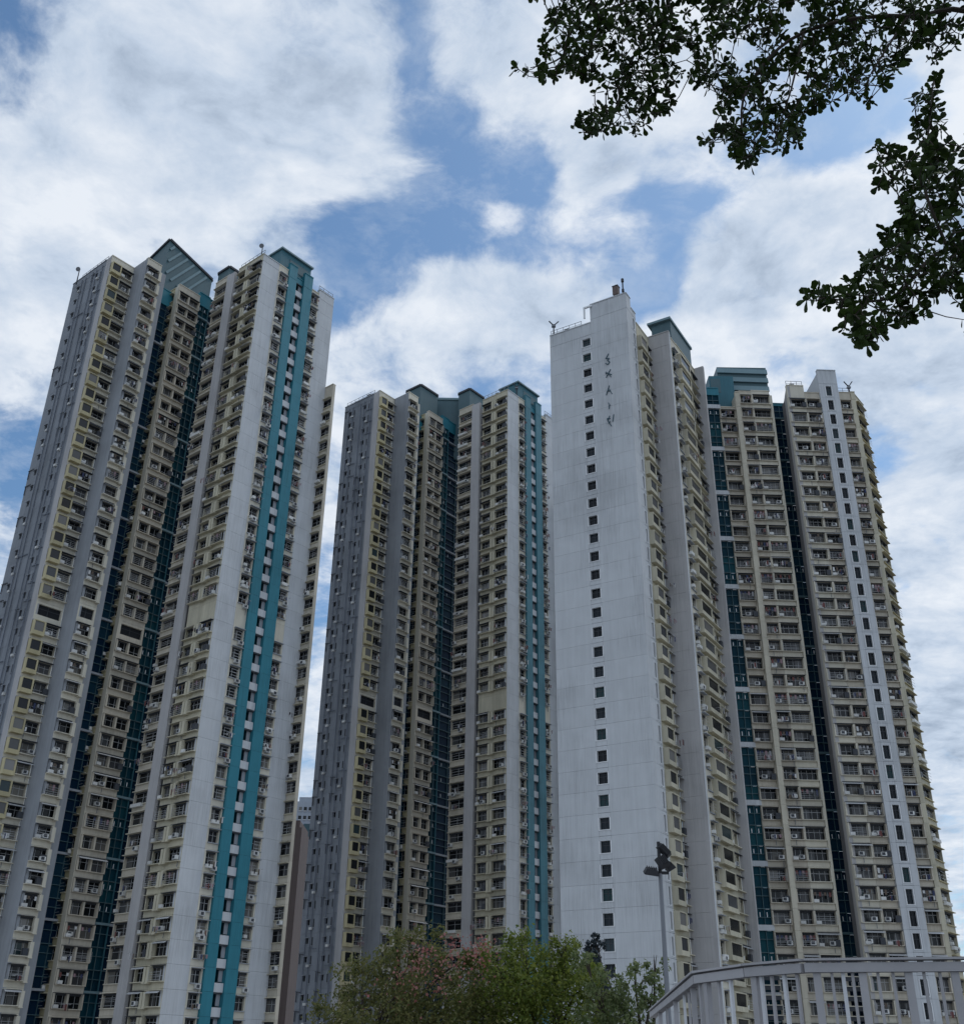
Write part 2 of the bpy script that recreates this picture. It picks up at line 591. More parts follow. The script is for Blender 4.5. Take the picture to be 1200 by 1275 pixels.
def bay_pane(w, v, box):
    def fn():
        b = MB()
        xs_ = .13 + (w - .26) * (.38 if v % 2 else .60)
        b.box(.13, xs_, .40, .44, .82, 2.52, 'pane')
        b.box(xs_, w - .13, .402, .442, .82, 2.52, 'pane_b')
        x0, x1 = (0.06, box * w) if box > 0 else ((1 + box) * w, w - .06)
        if abs(box) > .3:
            b.box(x0 + .10, x1 - .22, -.60, -.56, .98, 2.34, 'pane')
            b.box(x0 + .04, x0 + .07, -.60, -.02, .98, 2.34, 'pane')
            b.box(x1 - .07, x1 - .04, -.50, -.02, .98, 2.34, 'pane')
        n = max(2, int(round(w / .8)))
        for i in range(1, n):
            x = w * i / n
            b.box(x - .02, x + .02, .34, .40, .82, 2.28, 'alu')
        b.box(.13, w - .13, .34, .39, 1.86 if v % 2 else 1.42, 1.91 if v % 2 else 1.47, 'alu')
        return b.mesh('pane')
    return cached(('bpane', r1(w), v % 2, box), fn)


def win_frame(w, v, m, m2):
    """plain flush window with sill, hood and what hangs on it"""
    def fn():
        b = MB()
        a, c = .14 * w if w < 2 else .2, w - (.10 * w if w < 2 else .2)
        b.box(.006, w - .006, 0, .5, .01, .85, m)
        b.box(.006, w - .006, .004, .5, 2.45, FH - .01, m)
        b.box(a, c, .12, .22, 2.22, 2.45, 'dark_grey')  # dark band across the pane top, painted shade of the lintel
        b.box(.006, a, .004, .5, .85, 2.45, m)
        b.box(c, w - .006, .004, .5, .85, 2.45, m)
        b.box(a - .1, c + .1, -.20, -.004, .74, .85, m2)
        b.box(a - .1, c + .1, -.45, -.004, 2.47, 2.55, m2)
        if v % 4 == 0:
            b.box(a, a + .7 * (c - a), -.50, -.05, .45, .88, 'ac_white')
        if v % 4 == 2:
            b.box(a, c, -.42, -.39, 1.06, 1.10, 'alu')
            b.box(a, c, -.42, -.39, 1.5, 1.53, 'alu')
            b.box(a, c, -.42, -.39, 1.9, 1.93, 'alu')
        if v % 5 == 3:
            b.box(a - .05, a + .45, -.45, -.02, 1.0, 1.38, 'ac_white')
        return b.mesh('window')
    return cached(('win', r1(w), v, m, m2), fn)


def win_pane(w, v):
    def fn():
        b = MB()
        a, c = .14 * w if w < 2 else .2, w - (.10 * w if w < 2 else .2)
        xs_ = a + (c - a) * (.42 if v % 2 else .58)
        b.box(a, xs_, .36, .40, .85, 2.45, 'pane')
        b.box(xs_, c, .362, .402, .85, 2.45, 'pane_b')
        xm = (a + c) / 2 + (.15 if v % 2 else -.1)
        b.box(xm - .025, xm + .025, .30, .36, .85, 2.30, 'alu')
        b.box(a, c, .30, .35, 1.75, 1.79, 'alu')
        return b.mesh('pane')
    return cached(('wpane', r1(w), v % 2), fn)


def slot_frame(w, x0, x1, z0, z1, m, trim=False):
    def fn():
        b = MB()
        b.box(.006, w - .006, 0, .5, .022, z0, m)
        b.box(.006, w - .006, 0, .5, z1, FH - .022, m)
        b.box(.006, x0, .003, .5, z0, z1, m)
        b.box(x1, w - .006, .003, .5, z0, z1, m)
        if trim:
            b.box(x0 - .12, x1 + .12, -.06, -.003, z0 - .09, z0, 'white_trim')
            b.box(x1, x1 + .12, -.06, -.003, z0, z1, 'white_trim')
            b.box(x0 - .12, x0, -.06, -.003, z0, z1, 'white_trim')
        return b.mesh('window')
    return cached(('slot', r1(w), x0, x1, z0, z1, m, trim), fn)


def slot_pane(x0, x1, z0, z1, m='dark_pane'):
    def fn():
        b = MB()
        b.box(x0, x1, .33, .37, z0, z1, m)
        b.box(x0, x1, .24, .30, z0, z0 + .06, 'alu')
        b.box(x0, x0 + .05, .24, .30, z0, z1, 'alu')
        xm = (x0 + x1) / 2
        b.box(xm - .03, xm + .03, .28, .33, z0, z1, 'dark_grey')
        b.box(x0, x1, .28, .32, z0 + (z1 - z0) * .62, z0 + (z1 - z0) * .62 + .06, 'dark_grey')
        return b.mesh('pane')
    return cached(('spane', x0, x1, z0, z1, m), fn)


def lobby_mesh(w):
    """open lift lobby: pale parapet panel, dark opening"""
    def fn():
        b = MB()
        b.box(.01, w - .01, -.10, .10, .02, 1.06, 'white_paint')
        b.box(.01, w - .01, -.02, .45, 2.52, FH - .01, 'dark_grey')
        b.box(w * .62, w - .01, .30, .42, 1.22, 2.52, 'grey_paint')
        return b.mesh('balcony_panel')
    return cached(('lobby', r1(w)), fn)


def glass_mesh(w, m, ledge, lm, lh):
    def fn():
        b = MB()
        if ledge:
            b.box(.006, w - .006, -.22, .2, .01, lh, lm)
            z0 = lh
        else:
            b.box(.006, w - .006, -.02, .2, .01, .10, 'teal_dark')
            z0 = .10
        fm = 'teal_cap' if m == 'teal_glass' else 'teal_dark'
        b.box(.006, .10, -.03, .2, z0, FH, fm)
        b.box(w - .10, w - .006, -.03, .2, z0, FH, fm)
        b.box(w * .5 - .03, w * .5 + .03, .02, .2, z0, FH, 'teal_dark')
        b.box(.10, w - .10, .03, .2, 1.62, 1.70, 'teal_dark')
        return b.mesh('glazing_frame')
    return cached(('glassf', r1(w), m, ledge, lm, lh), fn)


def glass_pane(w, m, v=0):
    def fn():
        b = MB()
        b.box(.10, w - .10, .22, .26, .05, FH, m)
        if v % 3 == 1:
            b.box(w * .22, w * .22 + .10, .12, .18, 1.7, 2.3, 'white_trim')
            b.box(w * .66, w * .66 + .10, .12, .18, 1.7, 2.3, 'white_trim')
        return b.mesh('pane')
    return cached(('glassp', r1(w), m, v % 3), fn)


def toilet_mesh(w, v):
    """grey flank: a small dark opening, a slit, soil pipes and a box"""
    def fn():
        b = MB()
        a, c = w * .30, w * .30 + .70
        G_ = 'flank_grey'
        b.box(.006, w - .006, 0, .5, .01, 1.20, G_)
        b.box(.006, w - .006, 0, .5, 2.02, FH - .01, G_)
        b.box(.006, a, .003, .5, 1.20, 2.02, G_)
        b.box(c, w - .006, .003, .5, 1.20, 2.02, G_)
        b.box(a - .1, c + .1, -.22, -.003, 2.03, 2.10, 'grey_paint')
        b.box(w * .66, w * .66 + .30, -.01, -.002, .9, 2.1, 'dark_grey')
        b.box(w * .66 - .05, w * .66 + .35, -.12, -.003, .80, .88, 'grey_paint')
        if v % 2:
            b.box(c + .25, c + .75, -.34, -.02, .5, .85, 'ac_white')
        if v % 3 == 1:
            b.bar((c + .1, -.12, .6), (w - .1, -.12, .4), .09, .09, 'pipe_grey')
        if v % 3 == 2:
            b.bar((.1, -.12, 2.5), (a, -.12, 2.35), .10, .10, 'dark_grey')
            b.bar((.35, -.12, 2.4), (.35, -.12, 1.0), .10, .10, 'dark_grey')
        return b.mesh('window')
    return cached(('toilet', r1(w), v), fn)


def toilet_pane(w):
    def fn():
        b = MB()
        a, c = w * .30, w * .30 + .70
        b.box(a, c, .40, .44, 1.20, 2.02, 'dark_void')
        b.box(a, c, .32, .36, 1.60, 1.64, 'dark_grey')
        return b.mesh('pane')
    return cached(('tpane', r1(w)), fn)


def rack_mesh(v):
    """two poles with washing held out from the wall"""
    def fn():
        rnd = random.Random(v * 5 + 1)
        b = MB()
        for k in range(2):
            b.box(.05 + k * .9, .08 + k * .9, -1.1, -.02, 1.22, 1.25, 'alu')
        for k in range(2):
            b.box(.0, 1.0, -.55 - .45 * k, -.53 - .45 * k, 1.26, 1.28, 'alu')
            x = .05
            while x < .8:
                w_ = rnd.uniform(.10, .30)
                h_ = rnd.uniform(.25, .75)
                y_ = -.545 - .45 * k
                if rnd.random() < .7:
                    b.box(x, x + w_, y_, y_ + .015, 1.25 - h_, 1.255, rnd.choice(CLOTH))
                x += w_ + rnd.uniform(.03, .2)
        return b.mesh('drying_rack')
    return cached(('rack', v), fn)


def ac_mesh(v):
    def fn():
        b = MB()
        b.box(0, .72, -.50, -.06, 0, .46, 'ac_white')
        b.box(.06, .50, -.515, -.50, .05, .41, 'dark_grey')
        b.box(.05, .67, -.55, -.02, -.07, -.005, 'alu')
        if v:
            b.bar((.66, -.1, -.05), (.66, -.1, -.9), .05, .05, 'pipe_grey')
        return b.mesh('air_conditioner')
    return cached(('ac', v), fn)


class Tower:
    def __init__(self, root, fbase, n, zlow):
        self.root = root
        self.o = Vector(root.location)
        self.fbase, self.n, self.zlow = fbase, n, zlow
        self.rnd = random.Random(int(self.o.x * 7) + 3)
        self.eps = 0

    def put(self, name, me, P, ang, z, parent=None, dx=0.0, dy=0.0):
        c, s = math.cos(ang), math.sin(ang)
        loc = (P[0] + dx * c - dy * s - self.o.x, P[1] + dx * s + dy * c - self.o.y, z - self.o.z)
        if parent is not None:
            return link(name, me, parent)
        return link(name, me, self.root, loc, ang)

    def column(self, P0, P1, kind, ztop, D=4.0, proud=0.0, m='cream_paint', m2='cream_paint', box=0.0, refuge=None,
               rackp=0.15, acp=0.25, glass='teal_glass', lm='teal_pale', lh=.3, slot=None, parapet=None, trim=True):
        """one vertical run of a facade between two plan points: core behind, one module per storey, parapet on top"""
        P0, P1 = Vector(P0), Vector(P1)
        d = P1 - P0
        w = d.length
        d.normalize()
        inward = Vector((-d.y, d.x))
        P0 = P0 - inward * proud
        ang = math.atan2(d.y, d.x)
        self.eps += .006
        P0 = P0 + d * .004
        w -= .008
        # core
        b = MB()
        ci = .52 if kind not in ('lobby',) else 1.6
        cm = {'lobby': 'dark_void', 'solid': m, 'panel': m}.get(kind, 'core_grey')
        tr = .78 if trim else .01
        if w > 2 * tr + .2:
            b.box(tr, w - tr, ci, D + proud + self.eps, 0.14 + self.eps, ztop - .35 - self.eps, cm)
            self.put('core_wall', b.mesh('core_wall'), P0, ang, 0)
        if kind == 'solid':
            b = MB()
            b.box(0, w, 0, .5, .16, ztop, m)
            self.put('wall', b.mesh('wall'), P0, ang, 0)
            return
        zt = self.zlow
        # below the first modelled storey
        b = MB()
        b.box(0.006, w - .006, 0, .5, .15, self.zlow - .02, 'grey_paint' if kind != 'panel' else m)
        self.put('podium_wall', b.mesh('podium_wall'), P0, ang, 0)
        k = 0
        z = self.zlow
        while z + FH <= ztop - .25:
            v = self.rnd.randrange(12)
            i = k
            blank = refuge is not None and k in refuge
            if kind == 'panel':
                self.put('wall_panel' if 'teal' not in m else 'cladding_panel', panel_mesh(w, m), P0, ang, z)
            elif blank and kind in ('bay', 'win'):
                mode = refuge[k]
                if mode == 'blank':
                    self.put('wall_panel', panel_mesh(w, m), P0, ang, z)
                else:
                    o = self.put('refuge_opening', slot_frame(w, .25, w - .25, .75, 2.3, m), P0, ang, z)
                    link('backing', slot_pane(.25, w - .25, .75, 2.3, 'dark_void'), o)
            elif kind == 'bay':
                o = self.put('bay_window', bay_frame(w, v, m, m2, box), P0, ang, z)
                link('pane', bay_pane(w, v, box), o)
                if self.rnd.random() < acp:
                    x = self.rnd.uniform(.1, max(.15, w - .9))
                    self.put('air_conditioner', ac_mesh(v % 2), P0, ang, z + .99, dx=x, dy=-.06)
                if self.rnd.random() < rackp:
                    self.put('drying_rack', rack_mesh(v), P0, ang, z, dx=self.rnd.uniform(.1, max(.15, w - 1.4)), dy=-.6)
            elif kind == 'win':
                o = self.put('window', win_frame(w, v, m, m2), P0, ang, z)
                link('pane', win_pane(w, v), o)
                if self.rnd.random() < acp:
                    self.put('air_conditioner', ac_mesh(v % 2), P0, ang, z + .25, dx=self.rnd.uniform(.1, max(.15, w - .8)))
                if self.rnd.random() < rackp:
                    self.put('drying_rack', rack_mesh(v), P0, ang, z, dx=self.rnd.uniform(.05, max(.1, w - 1.2)))
            elif kind == 'slot':
                o = self.put('slot_window', slot_frame(w, *slot, m, True), P0, ang, z)
                link('pane', slot_pane(*slot), o)
            elif kind == 'lobby':
                self.put('balcony_panel', lobby_mesh(w), P0, ang, z)
            elif kind == 'glass':
                o = self.put('glazing_frame', glass_mesh(w, glass, k % 3 == 0, lm, lh), P0, ang, z)
                link('pane', glass_pane(w, glass, v), o)
            elif kind == 'toilet':
                o = self.put('small_window', toilet_mesh(w, v % 6), P0, ang, z)
                link('pane', toilet_pane(w), o)
            z += FH
            k += 1
        b = MB()
        pm = parapet or (m if kind in ('panel', 'bay', 'win', 'slot') else ('flank_grey' if kind == 'toilet' else 'teal_paint'))
        b.box(.006, w - .006, -.02, .5, z + .012, ztop, pm)
        b.box(-.0, w, -.10, .56, ztop + .003, ztop + .16, pm)
        self.put('parapet', b.mesh('parapet'), P0, ang, 0)
        return


def hit(P, d, a):
    """walk from P along d until the bearing X/Y equals a"""
    t = (a * P.y - P.x) / (d.x - a * d.y)
    return P + d * t


U = Vector((math.cos(math.radians(50)), math.sin(math.radians(50))))
V = Vector((math.cos(math.radians(-40)), math.sin(math.radians(-40))))


def rot_thing_bits(tw, name, me, P, ang, z):
    return tw.put(name, me, P, ang, z)


# ------------------------------------------------------------------ the two stepped towers with teal stripes (same plan)
def stepped_tower(label, off, zrel, hats, teal='teal_paint', flank=2.0):
    off = Vector(off)
    root = thing('apartment_tower', label, 'apartment tower', (-44 + off.x, 150 + off.y, 0), group='high rise apartment towers')
    tw = Tower(root, 0, 43, 1.55)
    O = lambda P: Vector(P) + off
    ref = {20: 'open'}
    refb = {20: 'blank'}
    K = Vector((-35.98, 136.6))
    ZP = 118.9
    # right-hand face, from the corner towards the right
    p1 = hit(K, U, -.2433)
    p2 = hit(p1, U, -.2317)
    p3 = hit(p2, U, -.2222)
    p4 = hit(p3, U, -.2133)
    p5 = hit(p4, U, -.2031)
    p6 = hit(p5, U, -.1928)
    p7 = hit(p6, U, -.1751)
    p8 = hit(p7, V, -.1668)
    tw.column(O(K), O(p1), 'panel', ZP, m='white_paint', D=5)
    tw.column(O(p1), O(p2), 'win', ZP, m='light_beige', m2='grey_paint', refuge=refb, rackp=.5, acp=.5, D=5)
    tw.column(O(p2), O(p3), 'panel', ZP + 1.4, m=teal, proud=.35, D=5, trim=False)
    tw.column(O(p3), O(p4), 'lobby', ZP - .2, D=5, parapet='teal_paint', trim=False)
    tw.column(O(p4), O(p5), 'panel', ZP + 1.4, m=teal, proud=.35, D=5, trim=False)
    tw.column(O(p5), O(p6), 'win', ZP - .6, m='light_beige', m2='grey_paint', refuge=refb, rackp=.4, acp=.5, D=5)
    tw.column(O(p6), O(p7), 'panel', ZP + .4, m='white_paint', D=5)
    tw.column(O(p7) + U * .02 - V * .9, O(p8) + U * .02, 'win', 101.0, m='beige_paint', m2='cream_paint', rackp=.1, D=.56)
    # left-hand face, from the corner towards the left
    q1 = hit(K, -V, -.2897)
    q2 = hit(q1, -V, -.2915)
    q3 = hit(q2, -V, -.2996)
    q4 = hit(q3, -V, -.3142)
    qm = (K + q1) / 2
    tw.column(O(q1), O(qm), 'bay', ZP, m='cream_paint', m2='cream_paint', box=-.17, refuge=refb, rackp=.12, D=5)
    tw.column(O(qm), O(K), 'bay', ZP, m='cream_paint', m2='cream_paint', box=.17, refuge=refb, rackp=.2, D=5)
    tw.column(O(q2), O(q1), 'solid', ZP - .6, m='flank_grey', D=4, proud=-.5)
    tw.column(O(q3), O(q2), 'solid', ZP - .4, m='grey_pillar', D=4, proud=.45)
    tw.column(O(q4), O(q3), 'win', ZP + .1, m='beige_paint', m2='light_beige', rackp=.35, acp=.45, D=4)
    # the inner block with a narrow and a wide run of windows
    M = Vector((-51.54, 144.6))
    m0 = hit(M, -V, -.3694)
    m1 = hit(M, U, -.3302)
    ye = hit(M, -V, -.3600)
    tw.column(O(m0), O(ye), 'win', ZP - .4, m='yellow_paint', m2='cream_paint', rackp=.05, refuge=ref, D=4)
    tw.column(O(ye), O(M), 'solid', ZP - .2, m='light_beige', D=4, proud=.05)
    tw.column(O(M), O(m1), 'bay', ZP, m='beige_paint', m2='cream_paint', box=0, refuge=ref, D=4)
    # teal glazed recess
    t0 = m1 - V * .35 + U * .1
    t1 = t0 + U * 2.2
    t2 = t0 + U * 8.0
    tw.column(O(t0), O(t1), 'glass', ZP + 1.2, glass='teal_glass', lm='teal_pale', D=3)
    tw.column(O(t1), O(t2), 'glass', ZP + 1.2, glass='navy_glass', lm='grey_paint', D=3, proud=-.25)
    # left wing
    G = Vector((-61.96, 138.5))
    g0 = hit(G, -V, -.4737)
    g1 = hit(G, V, -.4422)
    g2 = hit(g1, U, -.4133)
    g3 = hit(g2, V, -.3993)
    g4 = hit(g3, U, -.3810)
    gm = g0.lerp(G, .5)
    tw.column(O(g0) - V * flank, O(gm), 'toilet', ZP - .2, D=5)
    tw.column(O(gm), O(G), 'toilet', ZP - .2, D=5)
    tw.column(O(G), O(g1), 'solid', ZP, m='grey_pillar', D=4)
    tw.column(O(g1), O(g2), 'bay', ZP, m='light_beige', m2='yellow_paint', box=.42, refuge=ref, D=5)
    tw.column(O(g2), O(g3), 'solid', ZP + .2, m='grey_paint', D=4)
    tw.column(O(g3), O(g4), 'bay', ZP + .2, m='light_beige', m2='light_beige', box=-.2, refuge=ref, D=3.2)
    # closing wall at the back of the gap, downpipes on the grey flank
    e0 = g4 - V * 3.2
    tw.column(O(e0), O(e0) + U * 8, 'glass', ZP - 1.0, glass='navy_glass', lm='grey_paint', D=3)  # dark navy panes stand in for the deep shadow of the gap
    b = MB()
    fl = (G - g0)
    for s_ in (.16, .30, .57, .70, .92):
        p = O(g0 + fl * s_) - Vector(U) * .16
        b.tube([(p.x - tw.o.x, p.y - tw.o.y, .2), (p.x - tw.o.x, p.y - tw.o.y, ZP - 1)], [.07, .07], 'pipe_grey', n=5)
    link('drain_pipe', b.mesh('drain_pipe'), root)
    roof_bits(tw, O(q1), O(K), ZP + .16, 1)
    roof_bits(tw, O(g0), O(G), ZP - .04, 2)
    roof_bits(tw, O(p6), O(p7), ZP + .56, 0)
    # lift room over the teal stripes
    b = MB()
    a0, a1 = O(p1 + U * .6) - V * .6, O(p5 + U * .1) - V * .6
    w = (a1 - a0).length
    b.box(0, w, 0, 4.5, ZP - .3, ZP + 4.0, 'teal_cap')
    b.box(w * .28, w * .9, -.06, -.004, ZP + 1.2, ZP + 3.0, 'teal_dark')
    b.box(-.25, w + .25, -.35, 4.7, ZP + 4.004, ZP + 4.3, 'teal_pale')
    tw.put('lift_room', b.mesh('lift_room'), a0, math.atan2(U.y, U.x), 0)
    # roof hats
    for (c0, c1, c2, zt, slats) in hats:
        b = MB()
        c0, c1, c2 = Vector(c0), Vector(c1), Vector(c2)
        c3 = c1 + c2 - c0
        rel = Vector((tw.o.x, tw.o.y, 0))
        low = 117.0
        ring = [c0, c2, c3, c1]
        b.hexa([Vector((p.x, p.y, low)) - rel for p in ring] + [p - rel for p in ring], 'teal_dark')
        o = link('roof_hat', b.mesh('roof_hat'), root)
        # rim
        b = MB()
        for i in range(4):
            p, q = ring[i] - rel, ring[(i + 1) % 4] - rel
            b.bar(p + Vector((0, 0, .15)), q + Vector((0, 0, .15)), .5, .42, 'dark_grey')
        link('rim', b.mesh('rim'), o)
        if slats:
            e1 = (c2 - c0)
            nrm = Vector((e1.y, -e1.x, 0)).normalized()
            for i in range(slats):
                t_ = (i + .7) / (slats + .6)
                p = c0 + e1 * t_ + nrm * .14 - Vector((0, 0, .6))
                tq = max(0.03, t_ - .42)
                q = c0 + e1 * tq + nrm * .14
                q.z = p.z - 6.0 * (t_ - tq) / .42
                sl = MB()
                sl.bar(p - rel, q - rel, .16, .42, 'teal_pale')
                link('slat', sl.mesh('slat'), o)
    return tw


def hat_from(pa, pl, pr, Y, L1=8.0, L2=8.0):
    """apex corner at a bearing; the two rims run back along the plan axes to the bearings of the side corners"""
    c0 = at(*pa, Y)
    base = Vector((c0.x, c0.y))
    l = hit(base, -V, az(*pl))
    r = hit(base, U, az(*pr))
    cl = Vector((l.x, l.y, EYE + tz(*pl) * l.y))
    crr = Vector((r.x, r.y, EYE + tz(*pr) * r.y))
    return c0, cl, crr


def plain_hat(pa, pl, pr, Y):
    c0, cl, cr_ = hat_from(pa, pl, pr, Y)
    z = c0.z
    cl.z = cr_.z = z
    return c0, cl, cr_


hA1 = hat_from((212, 299), (181, 329), (264, 349), 148.5)
hA2 = plain_hat((286, 333), (272, 343), (300, 340), 147.0)
def roof_bits(tw, P, Q, z, n):
    P, Q = Vector(P), Vector(Q)
    d = Q - P
    w = d.length
    ang = math.atan2(d.y, d.x)
    b = MB()
    k = int(w / 1.2) + 1
    for i in range(k + 1):
        x = .1 + (w - .2) * i / k
        b.box(x - .03, x + .03, .25, .31, z, z + .95, 'galvanised')
    b.box(.1, w - .1, .25, .30, z + .90, z + .96, 'galvanised')
    b.box(.1, w - .1, .255, .295, z + .45, z + .49, 'galvanised')
    tw.put('roof_handrail', b.mesh('roof_handrail'), P, ang, 0)
    for i in range(n):
        b = MB()
        x = w * (i + .6) / (n + .3)
        b.box(-.3, .3, 0, .6, z - .2, z + .75 + .3 * (i % 2), 'ac_white')
        b.box(-.36, .36, -.06, .66, z + .76 + .3 * (i % 2), z + .84 + .3 * (i % 2), 'dark_grey')
        tw.put('roof_vent', b.mesh('roof_vent'), P, ang, 0, dx=x, dy=.8)


tA = stepped_tower('stepped tower at the left with a broad teal stripe and a slatted roof gable',
                   (0, 0), 0, [(*hA1, 0, 6), (*hA2, 0, 0)])
hB1 = plain_hat((524, 480), (506, 491), (545, 490), 183.5)
hB2 = plain_hat((585, 485), (571, 492), (602, 497), 186.0)
tB = stepped_tower('grey cream tower in the middle, farther back, half hidden by the white end wall',
                   (40.6, 38.2), 0, [(*hB1, 0, 0), (*hB2, 0, 0)], teal='teal_faded', flank=0.15)
# link block between the two hats on the middle tower
b = MB()
pa, pb = at(543, 498, 190), at(574, 498, 190)
b.box(0, (pb - pa).length, 0, 4, 112, pa.z, 'teal_dark')
b.box(-.2, (pb - pa).length + .2, -.2, 4.2, pa.z + .004, pa.z + .5, 'teal_pale')
tB.put('roof_block', b.mesh('roof_block'), pa, 0, 0)


# ------------------------------------------------------------------ the white tower at the right
def white_tower():
    root = thing('apartment_tower', 'tower at the right with a blank white end wall bearing one column of small windows',
                 'apartment tower', (36, 150, 0), group='high rise apartment towers')
    tw = Tower(root, 0, 35, 2.3)
    C1 = Vector((math.cos(math.radians(-31)), math.sin(math.radians(-31))))
    C2 = Vector((-C1.y, C1.x))
    B = lambda x: az(x, 1140)
    P0 = Vector((B(745) * 131.8, 131.8))
    L_ = hit(P0, C1, B(698))
    Cn = hit(P0, C1, B(825))
    wl, wr = hit(P0, C1, B(749.5)), hit(P0, C1, B(764.5))
    ww = (wr - wl).length
    ZC = 101.6
    tw.column(L_, wl, 'panel', ZC, m='white_paint', D=5)
    tw.column(wl, wr, 'slot', ZC, m='white_paint', slot=(.06, round(ww - .1, 2), .75, 2.15), D=5)
    tw.column(wr, Cn, 'panel', 104.9, m='white_paint', D=5)
    # right flank of the white wing
    s1 = hit(Cn, C2, B(831.5))
    s2 = hit(s1, C2, B(838.5))
    s3 = hit(s2, C2, B(857))
    tw.column(Cn, s1, 'panel', 104.9, m='white_paint', D=4)
    tw.column(s1, s2, 'slot', 103.2, m='white_paint', slot=(.5, 1.15, .3, 2.3), D=4)
    tw.column(s2, s3, 'bay', ZC, m='cream_paint', m2='cream_paint', box=.52, rackp=.2, acp=.3, D=4)
    s4 = hit(s3, C1, B(891))
    tw.column(s3, s4, 'panel', ZC + .3, m='grey_pillar', D=4)
    s5 = hit(s4, C2, B(900))
    s6 = hit(s5, C2, B(927))
    sm = hit(s4, C2, B(893))
    tw.column(s4, sm, 'solid', ZC + .1, m='white_paint', D=3)
    tw.column(sm, s5, 'win', ZC - .6, m='light_beige', m2='grey_paint', rackp=.1, D=3)
    tw.column(s5, s6, 'bay', ZC - .4, m='cream_paint', m2='cream_paint', box=.5, rackp=.25, acp=.3, D=4)
    s7 = hit(s6, C1, B(941.5))
    tw.column(s6, s7, 'solid', ZC, m='grey_pillar', D=.7)
    F = Vector((math.cos(math.radians(2)), math.sin(math.radians(2))))
    # teal glazing, then the frontal middle block
    T0 = Vector((B(941.5) * 150.5, 150.5))
    t1 = hit(T0, F, B(962))
    tw.column(T0, t1, 'glass', 103.5, glass='teal_glass', lm='white_paint', lh=.72, D=4)
    m0 = Vector((B(962) * 150.0, 150.0))
    m1 = hit(m0, F, B(986.5))
    m2_ = hit(m0, F, B(993.5))
    m3 = hit(m0, F, B(1013))
    m4 = hit(m0, F, B(1041.5))
    m5 = hit(m0, F, B(1044.5))
    tw.column(m0, m1, 'bay', 99.8, m='beige_paint', m2='beige_paint', box=0, rackp=.25, acp=.4, D=4, proud=-.5)
    tw.column(m1, m2_, 'panel', 102.3, m='light_cream', proud=.35, D=4, trim=False)
    tw.column(m2_, m3, 'bay', 102.7, m='beige_paint', m2='beige_paint', box=0, rackp=.5, acp=.5, D=4)
    tw.column(m3, m4, 'bay', 102.9, m='pale_cream', m2='cream_paint', box=0, rackp=.12, acp=.25, D=4)
    tw.column(m4, m5, 'solid', 102.0, m='light_beige', proud=.25, D=4, trim=False)
    # dark recess
    r0 = Vector((B(1044.5) * 153.5, 153.5))
    r1_ = hit(r0, F, B(1064))
    tw.column(r0, r1_, 'glass', 102.6, glass='navy_glass', lm='teal_dark', D=4)
    # right wing
    w0 = Vector((B(1070) * 147.0, 147.0))
    ws = Vector((B(1062.5) * 152.0, 152.0))
    tw.column(ws, w0, 'solid', 101.8, m='grey_pillar', D=1)
    xs = [1070, 1097, 1120, 1127.5, 1141, 1149.5, 1169, 1175.5]
    ps = [hit(w0, F, B(x)) for x in xs]
    tw.column(ps[0], ps[1], 'bay', 101.9, m='pale_cream', m2='cream_paint', box=0, rackp=.15, acp=.3, D=5)
    tw.column(ps[1], ps[2], 'bay', 100.6, m='beige_paint', m2='beige_paint', box=0, rackp=.55, acp=.5, D=5)
    tw.column(ps[2], ps[3], 'panel', 104.8, m='white_paint', proud=.5, D=5, trim=False)
    wq = (ps[4] - ps[3]).length
    tw.column(ps[3], ps[4], 'slot', 104.8, m='white_paint', proud=.5, slot=(.25, round(wq - .22, 2), .35, 2.25), D=5, trim=False)
    tw.column(ps[4], ps[5], 'panel', 104.8, m='white_paint', proud=.5, D=5, trim=False)
    tw.column(ps[5], ps[6], 'bay', 100.9, m='beige_paint', m2='light_beige', box=0, rackp=.45, acp=.4, D=5)
    tw.column(ps[6], ps[7], 'panel', 100.9, m='cream_paint', proud=.2, D=1.2, trim=False)
    Rdir = Vector((math.cos(math.radians(52)), math.sin(math.radians(52))))
    pe = hit(ps[7], Rdir, B(1186.5))
    tw.column(ps[7], pe, 'win', 100.6, m='cream_paint', m2='yellow_paint', rackp=.05, acp=.1, D=3)
    # roof pieces
    ang = math.atan2(C1.y, C1.x)
    roof_bits(tw, L_, wl, ZC + .16, 1)
    roof_bits(tw, ps[0], ps[1], 102.06, 1)
    roof_bits(tw, ps[5], ps[6], 101.06, 0)
    b = MB()
    q = s3 + C1 * .2 + C2 * 1.2
    b.box(0, 3.1, 0, 8.6, 99, 104.8, 'teal_dark')
    b.box(-.5, 3.3, -.5, 8.9, 104.804, 105.2, 'teal_pale')
    tw.put('roof_canopy', b.mesh('roof_canopy'), q, ang, 0)
    b = MB()
    h0, h1 = at(892, 457, 154), at(952, 451, 154)
    wd = h1.x - h0.x
    b.box(0, wd, 0, 6, 98, h0.z, 'teal_dark')
    o = tw.put('roof_hat', b.mesh('roof_hat'), h0, 0, 0)
    for i in range(5):
        z1 = h0.z - .25 - i * 1.75
        sl = MB()
        sl.hexa([(-.1, -.35, z1 - 1.05), (wd + .1, -.35, z1 - 1.25), (wd + .1, -.02, z1 - 1.25), (-.1, -.02, z1 - 1.05),
                 (-.1, -.12, z1), (wd + .1, -.12, z1 - .2), (wd + .1, -.02, z1 - .2), (-.1, -.02, z1)], 'teal_pale')
        link('slat', sl.mesh('slat'), o)
    b = MB()
    k0, k1 = at(882, 468, 152), at(912, 468, 152)
    b.box(0, k1.x - k0.x, 0, 5, 98, k0.z, 'teal_cap')
